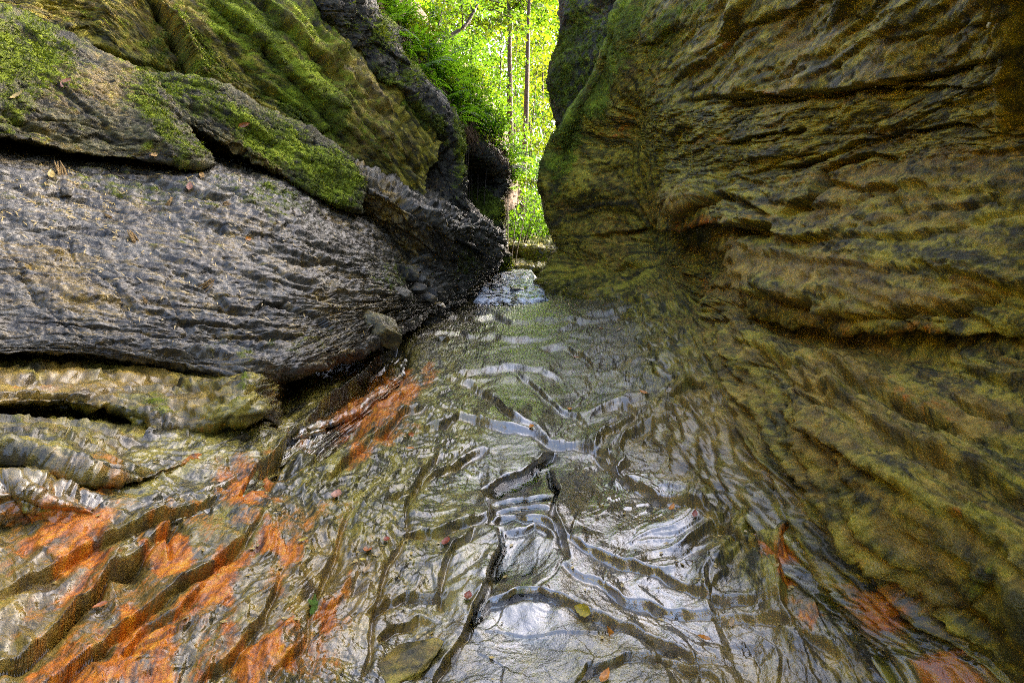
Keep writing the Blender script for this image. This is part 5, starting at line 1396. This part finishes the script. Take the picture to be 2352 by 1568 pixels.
def rapids():
    m, nt, out, N, Lk = nodes("foam_and_painted_sheen")
    pos = N('ShaderNodeNewGeometry').outputs['Position']
    n = noise(N, Lk, pos, 9, 5, .65, (1, .6, 1), .6)
    f = N('ShaderNodeBsdfPrincipled', Roughness=.35); f.inputs['Base Color'].default_value = (.82, .86, .88, 1)  # white colour: real foam, plus bright reflection painted into the pool
    g = N('ShaderNodeBsdfPrincipled', Roughness=.06, IOR=1.33); g.inputs['Transmission Weight'].default_value = 1
    mx = N('ShaderNodeMixShader'); mr = N('ShaderNodeMapRange'); Lk(n, mr.inputs[0]); mr.inputs[1].default_value = .44; mr.inputs[2].default_value = .60
    bp = N('ShaderNodeBump', Strength=.5, Distance=.04); Lk(n, bp.inputs['Height']); Lk(bp.outputs[0], g.inputs['Normal']); Lk(bp.outputs[0], f.inputs['Normal'])
    Lk(mr.outputs[0], mx.inputs[0]); Lk(g.outputs[0], mx.inputs[1]); Lk(f.outputs[0], mx.inputs[2]); Lk(mx.outputs[0], out.inputs[0])
    X = np.linspace(-.62, .55, 60); Y = np.linspace(8.7, 11.9, 110)
    xg, yg = np.meshgrid(X, Y)
    xg = xg * (1.15 - .35 * (yg - 8.7) / 3.2) + .05
    z = .06 * (yg - 1.5) + .075 + .018 * fbm2(xg * 3, yg * 1.5, 3, 701) + .05 * sstep(9.6, 9.9, yg) + .07 * sstep(10.8, 11.1, yg) - .12 * sstep(.75, 1.0, np.abs(xg) / (.62 * (1.15 - .35 * (yg - 8.7) / 3.2))) - .08 * sstep(9.0, 8.7, yg)
    o = plain_grid("rapids", np.stack([xg, yg, z], -1), m); o["kind"] = "structure"
rapids()

# ------------------------------------------------------------------ moss fronds, needles and leaf scraps
def scatter(C, Nn, length, width, lean, droop, seed):
    r = np.random.default_rng(seed); n = len(C)
    d = Nn * (1 - lean) + r.normal(size=(n, 3)) * lean + np.array([0, 0, -droop]); d /= np.linalg.norm(d, axis=1, keepdims=True)
    w = np.cross(d, r.normal(size=(n, 3))); w /= np.linalg.norm(w, axis=1, keepdims=True)
    L = (length * (.5 + r.random(n)))[:, None]; Wd = width[:, None] if hasattr(width, 'shape') else width
    return np.stack([C - d * L * .15, C + d * L * .45 + w * Wd * .5, C + d * L, C + d * L * .45 - w * Wd * .5], 1)
MOSS_M = leaf_mat("moss_fronds", (.085, .115, .004), (.16, .21, .008), .35, .7)
MQ = []
for k, (P2, m, Nn, qx, qy) in enumerate(MOSSY):
    ok = (m[..., 0] + .28 * fbm3(P2, 11, 2, 304) > .58) & (qx > -150) & (qx < 2500) & (qy > -150) & (qy < 1650)
    idx = np.flatnonzero(ok.reshape(-1))
    if len(idx) < 20: continue
    pick = rng.choice(idx, min(5200, len(idx)), replace=len(idx) < 5200)
    C = P2.reshape(-1, 3)[pick] + rng.normal(size=(len(pick), 3)) * .008
    dist = np.linalg.norm(C - CAM, axis=1)
    MQ.append(scatter(C, Nn.reshape(-1, 3)[pick], .0055 * dist, .0016 * dist, .45, .25, k))
o = quads("moss_fronds", np.concatenate(MQ), MOSS_M); o["kind"] = "stuff"; o["label"] = "short green moss fronds growing on the rock"; o["category"] = "moss"
# dry needles and straw caught on the grey ledge
NQ = []
for k, (P2, Nn, qx, qy) in enumerate(LEDGES):
    w = blobs(qx, qy, [(330, 440, 330, 70, 8, 1), (200, 520, 260, 60, 12, .8), (520, 560, 240, 60, 15, .6), (450, 690, 300, 60, 10, .35)], 120, 30).reshape(-1) * (sstep(0, .25, pn2(qx / 30, qy / 30, 88))).reshape(-1)
    if w.sum() < 1: continue
    pick = rng.choice(len(w), 420, p=w / w.sum())
    C = P2.reshape(-1, 3)[pick] + Nn.reshape(-1, 3)[pick] * .008
    t = rng.normal(size=(420, 3)); nn = Nn.reshape(-1, 3)[pick]; t -= nn * np.sum(t * nn, 1, keepdims=True); t /= np.linalg.norm(t, axis=1, keepdims=True)
    b = np.cross(nn, t); L = (.02 + .05 * rng.random(420))[:, None]
    NQ.append(np.stack([C - t * L * .5, C + b * .004, C + t * L * .5, C - b * .004], 1))
o = quads("dry_needles", np.concatenate(NQ), LM['straw']); o["kind"] = "stuff"; o["label"] = "dry needles and straw scattered on the grey ledge"; o["category"] = "needles"
qx, qy, dep = proj(BEDP)
w = (blobs(qx, qy, [(700, 1250, 420, 260, 0, 1), (1100, 1050, 330, 200, 0, .6), (1600, 1300, 400, 250, 20, .7), (1300, 850, 200, 120, 0, .4)], 121, 30) * sstep(.05, .3, pn2(qx / 40, qy / 40, 89))).reshape(-1)
pick = rng.choice(len(w), 260, p=w / w.sum())
o = quads("leaf_scraps", leaf_quads(BEDP.reshape(-1, 3)[pick] + np.array([0, 0, .006]), .022, .85, .5), LM['straw']); o["kind"] = "stuff"; o["label"] = "tiny scraps of yellow leaf stuck to the wet rock"; o["category"] = "leaf scraps"
